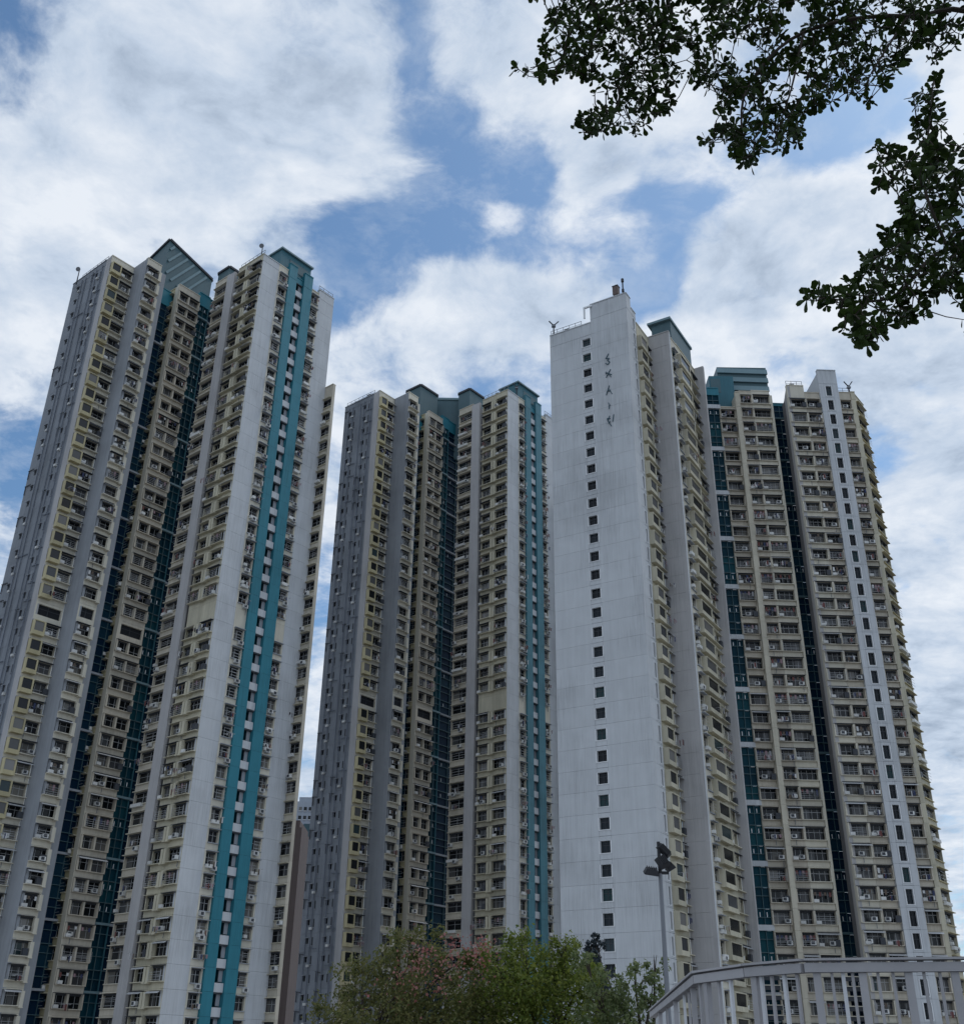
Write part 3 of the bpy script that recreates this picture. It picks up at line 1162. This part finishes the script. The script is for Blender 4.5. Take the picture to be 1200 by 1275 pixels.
    b.box(.2, (k1.x - k0.x) * .45, -.05, -.004, k0.z - 3.4, k0.z - .6, 'teal_dark')
    tw.put('lift_room', b.mesh('lift_room'), k0, 0, 0)
    # louvred plant storeys low down
    for (xa, xb) in ((948, 972), (1053, 1078)):
        a_, c_ = Vector((az(xa, 1240) * 149.2, 149.2)), Vector((az(xb, 1240) * 149.2, 149.2))
        z = 4.4
        while z < 12.6:
            b = MB()
            b.box(0, c_.x - a_.x, -.25, .1, 0, .50, 'dark_grey')
            b.box(0, c_.x - a_.x, -.35, -.02, .505, .60, 'light_beige')
            tw.put('louvre', b.mesh('louvre'), a_, 0, z)
            z += 1.15
    # wall lettering: strokes as they read from below, standing 6 cm proud of the wall
    nrm = Vector((C1.y, -C1.x))

    def wp(px, py, out=.06):
        # point on the white end wall plane seen at that place
        h = hit(P0, C1, az(px, py))
        return Vector((h.x, h.y, EYE + tz(px, py) * h.y)) + Vector((nrm.x, nrm.y, 0)) * out
    glyphs = [
        [((758, 439), (754, 446)), ((753, 446), (759, 446)), ((759, 446), (756, 449)), ((756, 449), (760, 451)), ((760, 451), (757, 455)), ((757, 455), (753, 453))],
        [((753, 463), (763, 467)), ((761, 459), (754, 471)), ((757, 465), (762, 470)), ((753, 466), (756, 464))],
        [((758.5, 479), (754, 493)), ((758.5, 484), (763, 491)), ((756.5, 487), (761, 487))],
        [((757, 501), (760, 505)), ((758.5, 505), (758.5, 510))],
        [((755, 522), (762, 532)), ((759, 517), (756, 525)), ((755, 521), (760, 521)), ((765.5, 515), (764, 525)), ((760, 525), (757, 528))],
    ]
    for gl in glyphs:
        b = MB()
        mx_ = sum(p_[0] + q_[0] for p_, q_ in gl) / (2 * len(gl))
        my_ = sum(p_[1] + q_[1] for p_, q_ in gl) / (2 * len(gl))
        gl = [tuple((mx_ + (x_ - mx_) * .78, my_ + (y_ - my_) * .86) for x_, y_ in st_) for st_ in gl]
        for i, ((ax_, ay_), (bx_, by_)) in enumerate(gl):
            b.bar(wp(ax_, ay_, .06 + .004 * i) - tw.o, wp(bx_, by_, .06 + .004 * i) - tw.o, .12, .09, 'letter_teal')
        link('wall_letter', b.mesh('wall_letter'), root)
    return tw


tC = white_tower()


# ------------------------------------------------------------------ roof equipment (stands on the towers, things of their own)
def dish(px, py, Y, lab, h=2.2):
    p = at(px, py, Y)
    r = thing('roof_antenna', lab, 'antenna', (p.x, p.y, p.z - h), group='antennas on the tower roofs')
    b = MB()
    b.tube([(0, 0, -.8), (0, 0, h)], [.10, .07], 'dark_grey')
    link('mast', b.mesh('mast'), r)
    b = MB()
    b.tube([(-.1, -.35, h - .1), (-.1, -.12, h), (-.1, 0, h + .04)], [.40, .30, .08], 'galvanised', n=10)
    link('dish', b.mesh('dish'), r)
    return r


def yagi(px, py, Y, lab, h=3.0):
    p = at(px, py, Y)
    r = thing('roof_antenna', lab, 'antenna', (p.x, p.y, p.z - h), group='antennas on the tower roofs')
    b = MB()
    b.tube([(0, 0, -.8), (0, 0, h * .7)], [.13, .10], 'dark_grey')
    link('mast', b.mesh('mast'), r)
    b = MB()
    b.bar((0, 0, h * .6), (.8, .2, h), .14, .14, 'dark_grey')
    b.bar((0, 0, h * .6), (-.7, -.1, h * .92), .14, .14, 'dark_grey')
    b.bar((-.3, 0, h * .55), (.3, 0, h * .55), .4, .3, 'galvanised')
    link('arm', b.mesh('arm'), r)
    return r


dish(99, 336, 141, 'small dish antenna on the far left roof corner of the left tower')
dish(327, 307, 137.2, 'small dish antenna on the pointed roof corner of the left tower', 2.0)
yagi(643, 476, 178, 'thin forked antenna beside the teal lift room of the middle tower')
yagi(689, 399, 134.4, 'forked antenna on the left roof corner of the white end wall', 2.4)
yagi(1055, 474, 149, 'forked antenna on the roof right of the white window shaft')
p = at(767, 365, 129.2)
r = thing('roof_tank', 'small dark tank on top of the white end wall beside a pole', 'roof tank', (p.x, p.y, p.z - .4), math.radians(-31))
b = MB()
b.box(-.42, .42, -.4, .4, 0, 1.5, 'brown_wall')
b.box(-.48, .48, -.46, .46, 1.504, 1.62, 'dark_grey')
link('body', b.mesh('body'), r)
b = MB()
b.tube([(0, 0, 1.6), (0, 0, 1.9)], [.2, .2], 'dark_grey', n=8)
link('hatch', b.mesh('hatch'), r)
p = at(775.5, 362, 128.2)
r = thing('roof_pole', 'short dark lightning pole at the highest corner of the white end wall', 'pole', (p.x, p.y, p.z - .5))
b = MB()
b.tube([(0, 0, 0), (0, 0, 2.6)], [.12, .11], 'dark_grey')
link('shaft', b.mesh('shaft'), r)
b = MB()
b.tube([(0, 0, 2.2), (0, 0, 2.75)], [.22, .22], 'dark_grey', n=8)
b.tube([(0, 0, .3), (0, 0, .8)], [.2, .2], 'dark_grey', n=8)
link('clamp', b.mesh('clamp'), r)
p = at(731, 388, 130.8)
r = thing('roof_frame', 'pale hook shaped davit frame at the step of the white roofline', 'roof frame', (p.x, p.y, p.z - 1.1), math.radians(-31))
b = MB()
b.bar((-.5, 0, 0), (-.5, 0, 1.9), .22, .22, 'white_trim')
link('post', b.mesh('post'), r)
b = MB()
b.bar((-.62, 0, 1.95), (.75, 0, 1.95), .26, .26, 'white_trim')
link('arm', b.mesh('arm'), r)


# ------------------------------------------------------------------ far buildings in the gap
def far_block(label, x0, x1, ytop, Y, m, rows, cols, wm, depth=14):
    pa, pb = at(x0, ytop, Y), at(x1, ytop, Y)
    w = pb.x - pa.x
    r = thing('apartment_block', label, 'apartment block', (pa.x, Y, 0), group='far blocks in the gap')
    b = MB()
    b.box(0, w, 0, depth, 0, pa.z, m)
    b.box(.6, w - .6, .6, depth - .6, pa.z + .01, pa.z + 1.6, m)
    link('wall', b.mesh('wall'), r)
    if cols:
        me_f = MB()
        ww = w / (cols + .6)
        me_f.box(0, ww * .62, -.10, -.01, 0, 1.3, wm)
        me_f.box(0, ww * .62, -.35, -.01, -.22, -.02, 'white_trim')
        me = me_f.mesh('window')
        for i in range(rows):
            z = pa.z - 3.2 - i * 3.0
            if z < 3:
                break
            for j in range(cols):
                link('window', me, r, (ww * (j + .5), 0, z))
    return r


far_block('dark brown narrow block in the gap right behind the left tower', 340, 376, 1030, 240, 'brown_wall', 16, 0, 'pane')
far_block('slim grey block with white dotted ledges between the brown block and the middle tower', 374.5, 396, 1033, 290, 'teal_dark', 18, 2, 'teal_glass')
far_block('pale far tower rising behind the slim grey block in the gap', 370, 398, 998, 380, 'far_grey', 26, 4, 'pane')

# ------------------------------------------------------------------ footbridge railing at the lower right
RZ = EYE + tz(868, 1210) * 13
cpt = [at(812, 1258, 21.23), at(868, 1210, 13.0), at(930, 1201, 12.03), at(1000, 1195, 11.42), at(1200, 1193, 11.02), at(1330, 1193, 10.95)]
for p in cpt:
    p.z = RZ
wall = thing('retaining_wall', 'grey concrete wall under the railing at the lower right', 'wall', (cpt[1].x, cpt[1].y, 0))
b = MB()
for i in range(len(cpt) - 1):
    p, q = cpt[i], cpt[i + 1]
    d = (q - p)
    d.z = 0
    d.normalize()
    n_ = Vector((-d.y, d.x, 0)) * .16
    rel = Vector((cpt[1].x, cpt[1].y, 0))
    z0, z1 = 0.005 + .003 * i, 1.48 + .003 * i
    b.hexa([Vector((v_.x, v_.y, z_)) - rel for z_ in (z0, z1) for v_ in (p - n_, q - n_, q + n_, p + n_)], 'concrete')
link('wall_body', b.mesh('wall_body'), wall)
rail = thing('railing', 'grey framed railing with square posts on the wall at the lower right', 'railing', (cpt[1].x, cpt[1].y, 1.5))
rel = Vector((cpt[1].x, cpt[1].y, 1.5))


def on_rail(a):
    for i in range(len(cpt) - 1):
        p, q = cpt[i], cpt[i + 1]
        d = q - p
        den = d.x - a * d.y
        if abs(den) < 1e-9:
            continue
        t_ = (a * p.y - p.x) / den
        if -.001 <= t_ <= 1.001:
            return p + d * t_, math.atan2(d.y, d.x)
    return None


for i in range(len(cpt) - 1):
    p, q = cpt[i] - rel, cpt[i + 1] - rel
    b = MB()
    e = Vector((0, 0, .002 * i))
    b.bar(p - Vector((0, 0, .085)) + e, q - Vector((0, 0, .085)) + e, .11, .085, 'rail_paint')
    b.bar(p - Vector((0, 0, .012)) + e, q - Vector((0, 0, .012)) + e, .15, .022, 'rail_paint')
    link('top_rail', b.mesh('top_rail'), rail)
    b = MB()
    b.bar(Vector((p.x, p.y, .10 + e.z)), Vector((q.x, q.y, .10 + e.z)), .10, .07, 'rail_paint')
    link('bottom_rail', b.mesh('bottom_rail'), rail)
pm = MB()
H = RZ - 1.5 - .125
pm.box(-.036, .036, -.03, .03, -.02, H, 'rail_paint')
pm.box(-.065, .065, -.06, .06, -.02, .03, 'rail_paint')
for sx_ in (-.05, .05):
    pm.box(sx_ - .008, sx_ + .008, -.045, -.03, .03, .045, 'dark_grey')
post_me = pm.mesh('post')
pm = MB()
pm.box(-.014, .014, -.014, .014, .13, H, 'rail_paint')
bal_me = pm.mesh('baluster')
pm = MB()
pm.box(-.018, .018, -.016, .016, .13, H, 'rail_white')
balw_me = pm.mesh('baluster')
for x in (821, 841, 864, 882, 943, 1021, 1078.5, 1136.5, 1195):
    h_ = on_rail(az(x, 1250))
    if h_:
        link('post', post_me, rail, h_[0] * 1 - Vector((rel.x, rel.y, h_[0].z)), h_[1])
for x, me in ((830, bal_me), (852, balw_me), (858, bal_me), (873, bal_me), (897, bal_me), (912, balw_me), (951, balw_me), (980, balw_me),
              (964, bal_me), (996, bal_me), (1040, bal_me), (1054, balw_me), (1066, bal_me), (1098, bal_me), (1117, bal_me), (1156, bal_me), (1176, bal_me)):
    h_ = on_rail(az(x, 1250))
    if h_:
        link('baluster', me, rail, h_[0] * 1 - Vector((rel.x, rel.y, h_[0].z)), h_[1])

# ------------------------------------------------------------------ lamp post with floodlights
lp = at(822, 1092, 29)
lamp = thing('lamp_post', 'slim grey lamp post with dark floodlights in front of the white tower corner', 'lamp post', (lp.x, lp.y, 0))
b = MB()
b.tube([(0, 0, 0), (0, 0, .5), (0, 0, .55), (0, 0, 6.2)], [.14, .14, .075, .050], 'galvanised', n=12)
link('pole', b.mesh('pole'), lamp)
b = MB()
b.tube([(0, 0, 6.05), (0, 0, 7.0)], [.05, .045], 'lamp_dark', n=8)
b.bar((-.32, 0, 6.22), (.22, 0, 6.22), .07, .07, 'lamp_dark')
b.bar((-.02, 0, 6.55), (.22, 0, 6.62), .06, .06, 'lamp_dark')
link('bracket', b.mesh('bracket'), lamp)


def floodlight(loc, rot, w, d, h):
    me = MB()
    me.hexa([(-w / 2, -d / 2, -h / 2), (w / 2, -d / 2, -h / 2), (w / 2, d / 2, -h / 2), (-w / 2, d / 2, -h / 2),
             (-w * .36, -d * .38, h / 2), (w * .36, -d * .38, h / 2), (w * .36, d * .38, h / 2), (-w * .36, d * .38, h / 2)], 'lamp_dark')
    for k in range(5):
        x = -w * .3 + k * w * .15
        me.box(x - .008, x + .008, -d * .36, d * .36, h / 2 + .002, h / 2 + .04, 'lamp_dark')
    o = link('floodlight', me.mesh('floodlight'), lamp, loc)
    o.rotation_euler = rot
    me = MB()
    me.box(-w * .44, w * .44, -d * .42, d * .42, -h / 2 - .012, -h / 2 - .002, 'lens')
    link('lens', me.mesh('lens'), o)


floodlight((-.24, -.10, 6.24), (math.radians(20), math.radians(8), 0), .38, .34, .14)
floodlight((.06, -.16, 6.48), (math.radians(62), math.radians(-24), math.radians(10)), .30, .34, .13)
floodlight((.14, -.02, 6.78), (math.radians(78), math.radians(-42), math.radians(20)), .20, .40, .11)
floodlight((.26, .02, 6.38), (math.radians(24), math.radians(-30), 0), .24, .24, .12)


# ------------------------------------------------------------------ foliage
def mesh_from_arrays(name, verts, faces, mats, midx=None):
    """verts (n,3), faces (m,4) as one mesh, fast"""
    me = bpy.data.meshes.new(name)
    n, m = len(verts), len(faces)
    k = faces.shape[1]
    me.vertices.add(n)
    me.vertices.foreach_set('co', verts.astype(np.float32).ravel())
    me.loops.add(m * k)
    me.loops.foreach_set('vertex_index', faces.astype(np.int32).ravel())
    me.polygons.add(m)
    me.polygons.foreach_set('loop_start', np.arange(m, dtype=np.int32) * k)
    me.polygons.foreach_set('loop_total', np.full(m, k, dtype=np.int32))
    for s in mats:
        me.materials.append(MATS[s])
    if midx is not None:
        me.polygons.foreach_set('material_index', midx.astype(np.int32))
    me.update(calc_edges=True)
    me.validate()
    return me


def rand_unit(n):
    v_ = rng.normal(size=(n, 3))
    return v_ / np.linalg.norm(v_, axis=1, keepdims=True)


def leaf_cards(centres, size, up_bias=.5, aspect=.5):
    """small folded leaves (two quads along a midrib) scattered at the centres"""
    n = len(centres)
    nrm = rand_unit(n) + np.array([0, 0, up_bias])
    nrm /= np.linalg.norm(nrm, axis=1, keepdims=True)
    t = np.cross(nrm, rand_unit(n))
    t /= np.linalg.norm(t, axis=1, keepdims=True)
    s = np.cross(nrm, t)
    L_ = (size * rng.uniform(.6, 1.35, n))[:, None]
    W = L_ * aspect
    a = centres - t * L_ * .5
    c = centres + t * L_ * .5
    r_ = centres + s * W * .5 + nrm * W * .18 + t * L_ * .08
    l_ = centres - s * W * .5 + nrm * W * .18 + t * L_ * .08
    verts = np.stack([a, r_, c, l_], axis=1).reshape(-1, 3)
    faces = np.arange(n * 4).reshape(n, 4)
    return verts, faces


def bush_tree(name, label, base, clumps, leafmat, n_leaf, size, stems, petals=None, height=None, group='trees along the bottom edge'):
    """tree with real trunk and limbs; the crown is many small leaves gathered in uneven clumps"""
    base = Vector(base)
    root = thing(name, label, 'tree', base, group=group)
    b = MB()
    fork = Vector((0, 0, stems))
    b.tube([(0, 0, -.05), (.06, .03, stems * .5), fork], [.17, .14, .11], 'bark', n=9)
    link('trunk', b.mesh('trunk'), root)
    b = MB()
    for (c, r_) in clumps:
        c = Vector(c) - base
        mid = fork.lerp(c, .5) + Vector((random.uniform(-.2, .2), random.uniform(-.2, .2), random.uniform(-.15, .25)))
        b.tube([fork, mid, c], [.07, .045, .018], 'bark', n=6)
        for k in range(5):
            e = c + Vector(rand_unit(1)[0]) * r_ * .85
            b.tube([c.lerp(mid, .25), c.lerp(e, .5), e], [.016, .012, .005], 'bark', n=4)
    link('limb', b.mesh('limb'), root)
    tot = sum(r_ ** 2 for _, r_ in clumps)
    cs = []
    for (c, r_) in clumps:
        c = np.array(Vector(c) - base)
        n = int(n_leaf * r_ ** 2 / tot)
        # sub-clumps on twig ends, so gaps stay open between them
        k = max(8, int(n / 70))
        sub = rand_unit(k) * (r_ * rng.uniform(.35, 1.0, k) ** .6)[:, None]
        sub[:, 2] *= .8
        idx = rng.integers(0, k, n)
        pts = c + sub[idx] + rng.normal(size=(n, 3)) * r_ * .14
        cs.append(pts)
    cs = np.concatenate(cs)
    v_, f_ = leaf_cards(cs, size)
    o = link('crown', mesh_from_arrays('crown', v_, f_, [leafmat]), root)
    o['kind'] = 'stuff'
    if petals:
        pc = []
        for (c, r_, n) in petals:
            pc.append(np.array(Vector(c) - base) + rng.normal(size=(n, 3)) * r_)
        v_, f_ = leaf_cards(np.concatenate(pc), size * .8, aspect=.8)
        o = link('blossom', mesh_from_arrays('blossom', v_, f_, ['petal']), root)
        o['kind'] = 'stuff'
    return root


def clump_list(items, Y):
    out = []
    for (px, py, rp, dY) in items:
        p = at(px, py, Y + dY)
        out.append((p, rp / 1346 * (Y + dY) * 1.05))
    return out


TY = 31.0
bush_tree('flowering_tree', 'dull green tree with red blossoms low in front of the middle tower', (-2.6, TY, 0),
          clump_list([(450, 1225, 36, 0), (500, 1205, 40, .6), (520, 1175, 30, 0), (470, 1260, 50, -.5), (540, 1250, 55, .5), (560, 1205, 30, 1),
                      (430, 1275, 40, .3), (600, 1230, 40, 1.2), (520, 1300, 60, 0), (590, 1290, 50, .5)], TY),
          'leaf_olive', 18000, .105, 1.6,
          petals=[(at(525, 1190, TY - .6), .22, 80), (at(565, 1183, TY - .6), .22, 80), (at(598, 1186, TY - .3), .22, 80), (at(512, 1215, TY - .8), .30, 80),
                  (at(545, 1215, TY - .8), .30, 80), (at(590, 1205, TY - .5), .28, 36), (at(480, 1240, TY - .8), .3, 16)])
bush_tree('bushy_tree', 'bright green dense tree in the middle of the bottom edge', (2.0, TY + 1, 0),
          clump_list([(620, 1205, 34, 0), (655, 1190, 32, 0), (690, 1200, 36, .4), (640, 1240, 50, -.4), (700, 1245, 50, 0), (725, 1215, 30, .4),
                      (670, 1280, 60, -.3), (600, 1265, 45, 0), (740, 1270, 40, 0), (705, 1185, 20, 0)], TY + 1),
          'leaf_green', 21000, .105, 1.7,
          petals=[(at(600, 1180, TY), .12, 24)])
bush_tree('thin_tree', 'sparse pale leaved tree beside the lamp post at the foot of the white wall', (4.2, TY - 1, 0),
          clump_list([(760, 1230, 24, 0), (790, 1222, 22, 0), (815, 1205, 16, 0), (745, 1255, 30, 0), (785, 1262, 34, 0), (812, 1238, 20, 0), (730, 1200, 18, .3),
                      (772, 1290, 40, 0)], TY - 1),
          'leaf_pale', 4200, .115, 1.4)
bush_tree('dark_tree', 'small dark bluish tree top rising between the green tree and the white wall', at(741, 1180, 52) * 1 - Vector((0, 0, at(741, 1180, 52).z)),
          clump_list([(738, 1190, 10, 0), (745, 1182, 9, 0), (735, 1178, 8, 0), (740, 1170, 7, 0), (741, 1200, 12, 0), (745, 1218, 16, 0), (732, 1215, 13, 0)], 52),
          'leaf_bluish', 6000, .12, 5.2)


# ------------------------------------------------------------------ overhanging tree (close to the camera)
def in_poly(x, y, poly):
    c = False
    n = len(poly)
    for i in range(n):
        x1, y1 = poly[i]
        x2, y2 = poly[(i + 1) % n]
        if (y1 > y) != (y2 > y) and x < (x2 - x1) * (y - y1) / (y2 - y1) + x1:
            c = not c
    return c


TOP = [(655, -60), (660, -8), (676, 10), (690, 28), (668, 42), (676, 60), (672, 78), (640, 84), (650, 96), (690, 100), (720, 96), (738, 112),
       (728, 132), (712, 158), (736, 172), (760, 160), (785, 162), (797, 182), (806, 155), (832, 140), (842, 105), (862, 62), (872, 80),
       (852, 92), (866, 110), (900, 124), (896, 150), (862, 184), (905, 180), (932, 216), (950, 188), (992, 190), (1000, 160), (1002, 138),
       (1036, 130), (1042, 110), (1086, 132), (1112, 98), (1130, 66), (1166, 76), (1200, 46), (1240, 20), (1260, -60)]
HOLES = [[(972, 62), (980, 18), (1012, 0), (1004, 40)], [(868, 40), (880, 25), (884, 52), (872, 58)], [(838, 70), (858, 52), (862, 72), (846, 92)]]
RIGHT = [(1168, 92), (1150, 112), (1136, 118), (1140, 150), (1134, 170), (1152, 176), (1150, 196), (1124, 196), (1108, 178), (1084, 176), (1094, 200), (1076, 212),
         (1088, 232), (1112, 238), (1120, 262), (1096, 288), (1100, 306), (1062, 322), (1074, 340), (1050, 352), (1002, 362), (996, 372),
         (1034, 384), (1052, 402), (1042, 412), (1078, 432), (1098, 430), (1106, 404), (1140, 400), (1160, 384), (1176, 366), (1192, 392), (1206, 420), (1260, 420), (1260, 140),
         (1216, 160), (1192, 176), (1176, 168), (1172, 130)]


def overhang():
    Yb = 5.2
    trunk_base = Vector((6.0, 5.0, 0))
    root = thing('overhanging_tree', 'dark leafy boughs hanging into the upper right corner from a tree beside the camera', 'tree', trunk_base)
    rel = trunk_base
    crotch = Vector((5.85, 5.05, 4.3))
    limbs = [
        [crotch, at(1290, 60, 5.0), at(1130, 20, 5.0), at(1000, 40, 5.0), at(930, 110, 5.0), at(925, 185, 5.0)],
        [crotch, at(1330, -90, 5.2), at(1040, -60, 5.3), at(880, -20, 5.3), at(800, 50, 5.3), at(765, 140, 5.3)],
        [at(880, -20, 5.3), at(760, 10, 5.4), at(700, 70, 5.4), at(660, 84, 5.4)],
        [crotch, at(1300, 330, 4.8), at(1180, 310, 4.8), at(1110, 370, 4.8), at(1030, 372, 4.8)],
        [at(1180, 310, 4.8), at(1150, 230, 4.8), at(1155, 170, 4.8), at(1162, 100, 4.8)],
        [at(1000, 40, 5.0), at(985, 110, 5.0), at(965, 170, 5.0)],
        [at(1130, 20, 5.0), at(1085, 90, 5.0), at(1075, 120, 5.0)],
    ]
    b = MB()
    b.tube([(0, 0, -.1), (.05, .05, 1.5), (-.05, .1, 3.2), crotch - rel, crotch - rel + Vector((.1, .2, 1.1)), crotch - rel + Vector((.5, .5, 2.4)), crotch - rel + Vector((.7, .9, 3.6))], [.24, .19, .17, .14, .10, .06, .015], 'bark', n=12)
    link('trunk', b.mesh('trunk'), root)
    rad = [(.07, .02, .016, .012, .009, .005), (.06, .02, .016, .012, .009, .005), (.013, .009, .007, .003), (.06, .018, .013, .009, .004),
           (.011, .009, .006, .003), (.010, .006, .003), (.010, .006, .003)]
    nodes = []
    nodes_r = []
    for li, (lim, rr) in enumerate(zip(limbs, rad)):
        b = MB()
        pts, rads = [], []
        for i in range(len(lim) - 1):       # smooth the bough through its joints
            p0, p1, p2, p3 = lim[max(i - 1, 0)], lim[i], lim[i + 1], lim[min(i + 2, len(lim) - 1)]
            for k in range(6):
                t_ = k / 6
                pts.append(.5 * (2 * p1 + (p2 - p0) * t_ + (2 * p0 - 5 * p1 + 4 * p2 - p3) * t_ ** 2 + (3 * p1 - p0 - 3 * p2 + p3) * t_ ** 3))
                rads.append(rr[i] + (rr[i + 1] - rr[i]) * t_)
        pts.append(lim[-1])
        rads.append(rr[-1])
        b.tube([p - rel for p in pts], rads, 'bark', n=7)
        link('limb', b.mesh('limb'), root)
        for i in range(len(lim) - 1):
            for k in range(8):
                (nodes_r if li in (3, 4) else nodes).append(lim[i].lerp(lim[i + 1], k / 8))
        (nodes_r if li in (3, 4) else nodes).append(lim[-1])
    # rosette places
    ros = []
    for poly, n, Y0 in ((TOP, 1180, 5.15), (RIGHT, 500, 4.8)):
        xs, ys = [p_[0] for p_ in poly], [p_[1] for p_ in poly]
        tries = 0
        got = []
        while len(got) < n and tries < 60000:
            tries += 1
            x, y = rng.uniform(min(xs), max(xs)), rng.uniform(min(ys), max(ys))
            if not in_poly(x, y, poly) or any(in_poly(x, y, h_) for h_ in HOLES):
                continue
            near = min(((x - a) ** 2 + (y - c) ** 2 for a, c, _ in got), default=1e9)
            if near < 4.5 ** 2:
                continue
            # leave ragged gaps, more of them away from the heart of the bough
            g_ = math.sin(x * .055 + 1.3) * math.sin(y * .067 + .4) + .6 * math.sin(x * .021 - y * .033)
            if g_ < -.75 and rng.random() < .7:
                continue
            got.append((x, y, Y0 + rng.normal() * .28))
        ros.append([at(*g2) for g2 in got])
    # the rest of the crown, to the right of and above the picture
    Mi = (Matrix.Translation((0, 0, EYE)) @ R0).inverted()
    ends = [(crotch, limbs[0][1]), (crotch, limbs[1][1]), (crotch, limbs[3][1]), (crotch + Vector((.1, .2, 1.1)), crotch + Vector((.7, .9, 3.6))),
            (limbs[1][1], limbs[1][2])]
    extra_nodes, extra = [], []
    for a_, b_ in ends:
        extra_nodes += [a_.lerp(b_, .25 + .75 * k / 9) for k in range(10)]
    while len(extra) < 620:
        p = extra_nodes[int(rng.integers(0, len(extra_nodes)))] + Vector(rand_unit(1)[0]) * (.95 * rng.random() ** .5)
        c_ = Mi @ p
        if c_.z < -.2:
            px, py = CX + FPX * c_.x / -c_.z, CY - FPX * c_.y / -c_.z
            if px < 1235 and py > -35:
                continue
        extra.append(p)
    ros.append(extra)
    # twigs: each rosette hangs on the nearest place already grown
    tb = MB()
    dirs = []
    places = []
    for pts, own in zip(ros, (nodes, nodes_r, extra_nodes)):
        known = [np.array(p) for p in own]
        order = sorted(range(len(pts)), key=lambda i: np.min(np.sum((np.array(known) - np.array(pts[i])) ** 2, axis=1)))
        for i in order:
            p = np.array(pts[i])
            arr = np.array(known)
            j = int(np.argmin(np.sum((arr - p) ** 2, axis=1)))
            a = Vector(arr[j])
            e = Vector(p)
            mid = a.lerp(e, .5) + Vector((0, 0, -.01)) + Vector(rng.normal(size=3) * .01)
            tb.tube([a - rel, mid - rel, e - rel], [.0045, .0036, .0026], 'bark', n=4, cap=False)
            known.append(p)
            known.append(np.array(mid))
            d = (e - a)
            if d.length < 1e-4:
                d = Vector((0, 0, -1))
            dirs.append(d.normalized())
            places.append(e)
    link('twig', tb.mesh('twig'), root)['kind'] = 'stuff'
    # spoon-shaped leaves, in whorls at the twig ends and along them
    leaves = []
    for e, d in zip(places, dirs):
        nl = int(rng.integers(5, 10))
        ax = d
        side = ax.orthogonal().normalized()
        ph = rng.uniform(0, 6.28)
        for k in range(nl):
            q = Quaternion(ax, ph + k * 2.4)
            out = (q @ side)
            dr = (out * rng.uniform(.6, 1.0) + ax * rng.uniform(-.1, .7)).normalized()
            nrm_ = dr.cross(out.cross(ax) + Vector(rng.normal(size=3) * .35))
            if nrm_.length < .05:
                nrm_ = Vector((0, 0, 1))
            nrm_.normalize()
            st = e - ax * rng.uniform(0, .035)
            leaves.append((st, dr, nrm_, rng.uniform(.030, .076)))
    # outline of a spoon-shaped leaf, folded along its midrib
    prof = [(0, .03), (.30, .13), (.62, .27), (.86, .25), (1.0, .0)]
    base_v, base_f = [], []
    for (t_, w_) in prof:
        base_v.append((t_, 0, -.02 * math.sin(t_ * 3.1)))
        if 0 < w_:
            base_v.append((t_, w_, .05 * w_ * 4))
            base_v.append((t_, -w_, .05 * w_ * 4))
    # rows: 0:(0,1,2) 1:(3,4,5) 2:(6,7,8) 3:(9,10,11) tip 12
    for r_ in range(3):
        a_ = r_ * 3
        base_f += [(a_, a_ + 3, a_ + 4, a_ + 1), (a_, a_ + 2, a_ + 5, a_ + 3)]
    base_f += [(9, 12, 12, 10), (9, 11, 12, 12)]
    tri = [(f_[0], f_[1], f_[3]) if len(set(f_)) == 3 and f_[1] == f_[2] else f_ for f_ in base_f[:-2]] + [(9, 12, 10), (9, 11, 12)]
    me_leaf = bpy.data.meshes.new('leaf')
    me_leaf.from_pydata(base_v, [], tri)
    me_leaf.materials.append(MATS['leaf_dark'])
    me_leaf.update()
    leaves.sort(key=lambda l: -(l[3] / (l[0] - Vector((0, 0, EYE))).length))

    def frame(dr, nrm_):
        y = nrm_.cross(dr).normalized()
        z = dr.cross(y).normalized()
        return Matrix((dr, y, z)).transposed()
    for (st, dr, nrm_, L_) in leaves[:300]:
        o = bpy.data.objects.new('leaf', me_leaf)
        COL.objects.link(o)
        o.parent = root
        o.matrix_local = Matrix.Translation(st - rel) @ frame(dr, nrm_).to_4x4() @ Matrix.Scale(L_, 4)
    bv = np.array(base_v)
    allv, allf = [], []
    tri_only = []
    for f_ in tri:
        if len(f_) == 3:
            tri_only.append(f_)
        else:
            tri_only += [(f_[0], f_[1], f_[2]), (f_[0], f_[2], f_[3])]
    tri_only = np.array(tri_only)
    k = 0
    for (st, dr, nrm_, L_) in leaves[300:]:
        R_ = np.array(frame(dr, nrm_))
        allv.append(bv @ R_.T * L_ + np.array(st - rel))
        allf.append(tri_only + k)
        k += len(bv)
    o = link('foliage', mesh_from_arrays('foliage', np.concatenate(allv), np.concatenate(allf), ['leaf_dark']), root)
    o['kind'] = 'stuff'


overhang()
print('objects', len(bpy.data.objects))
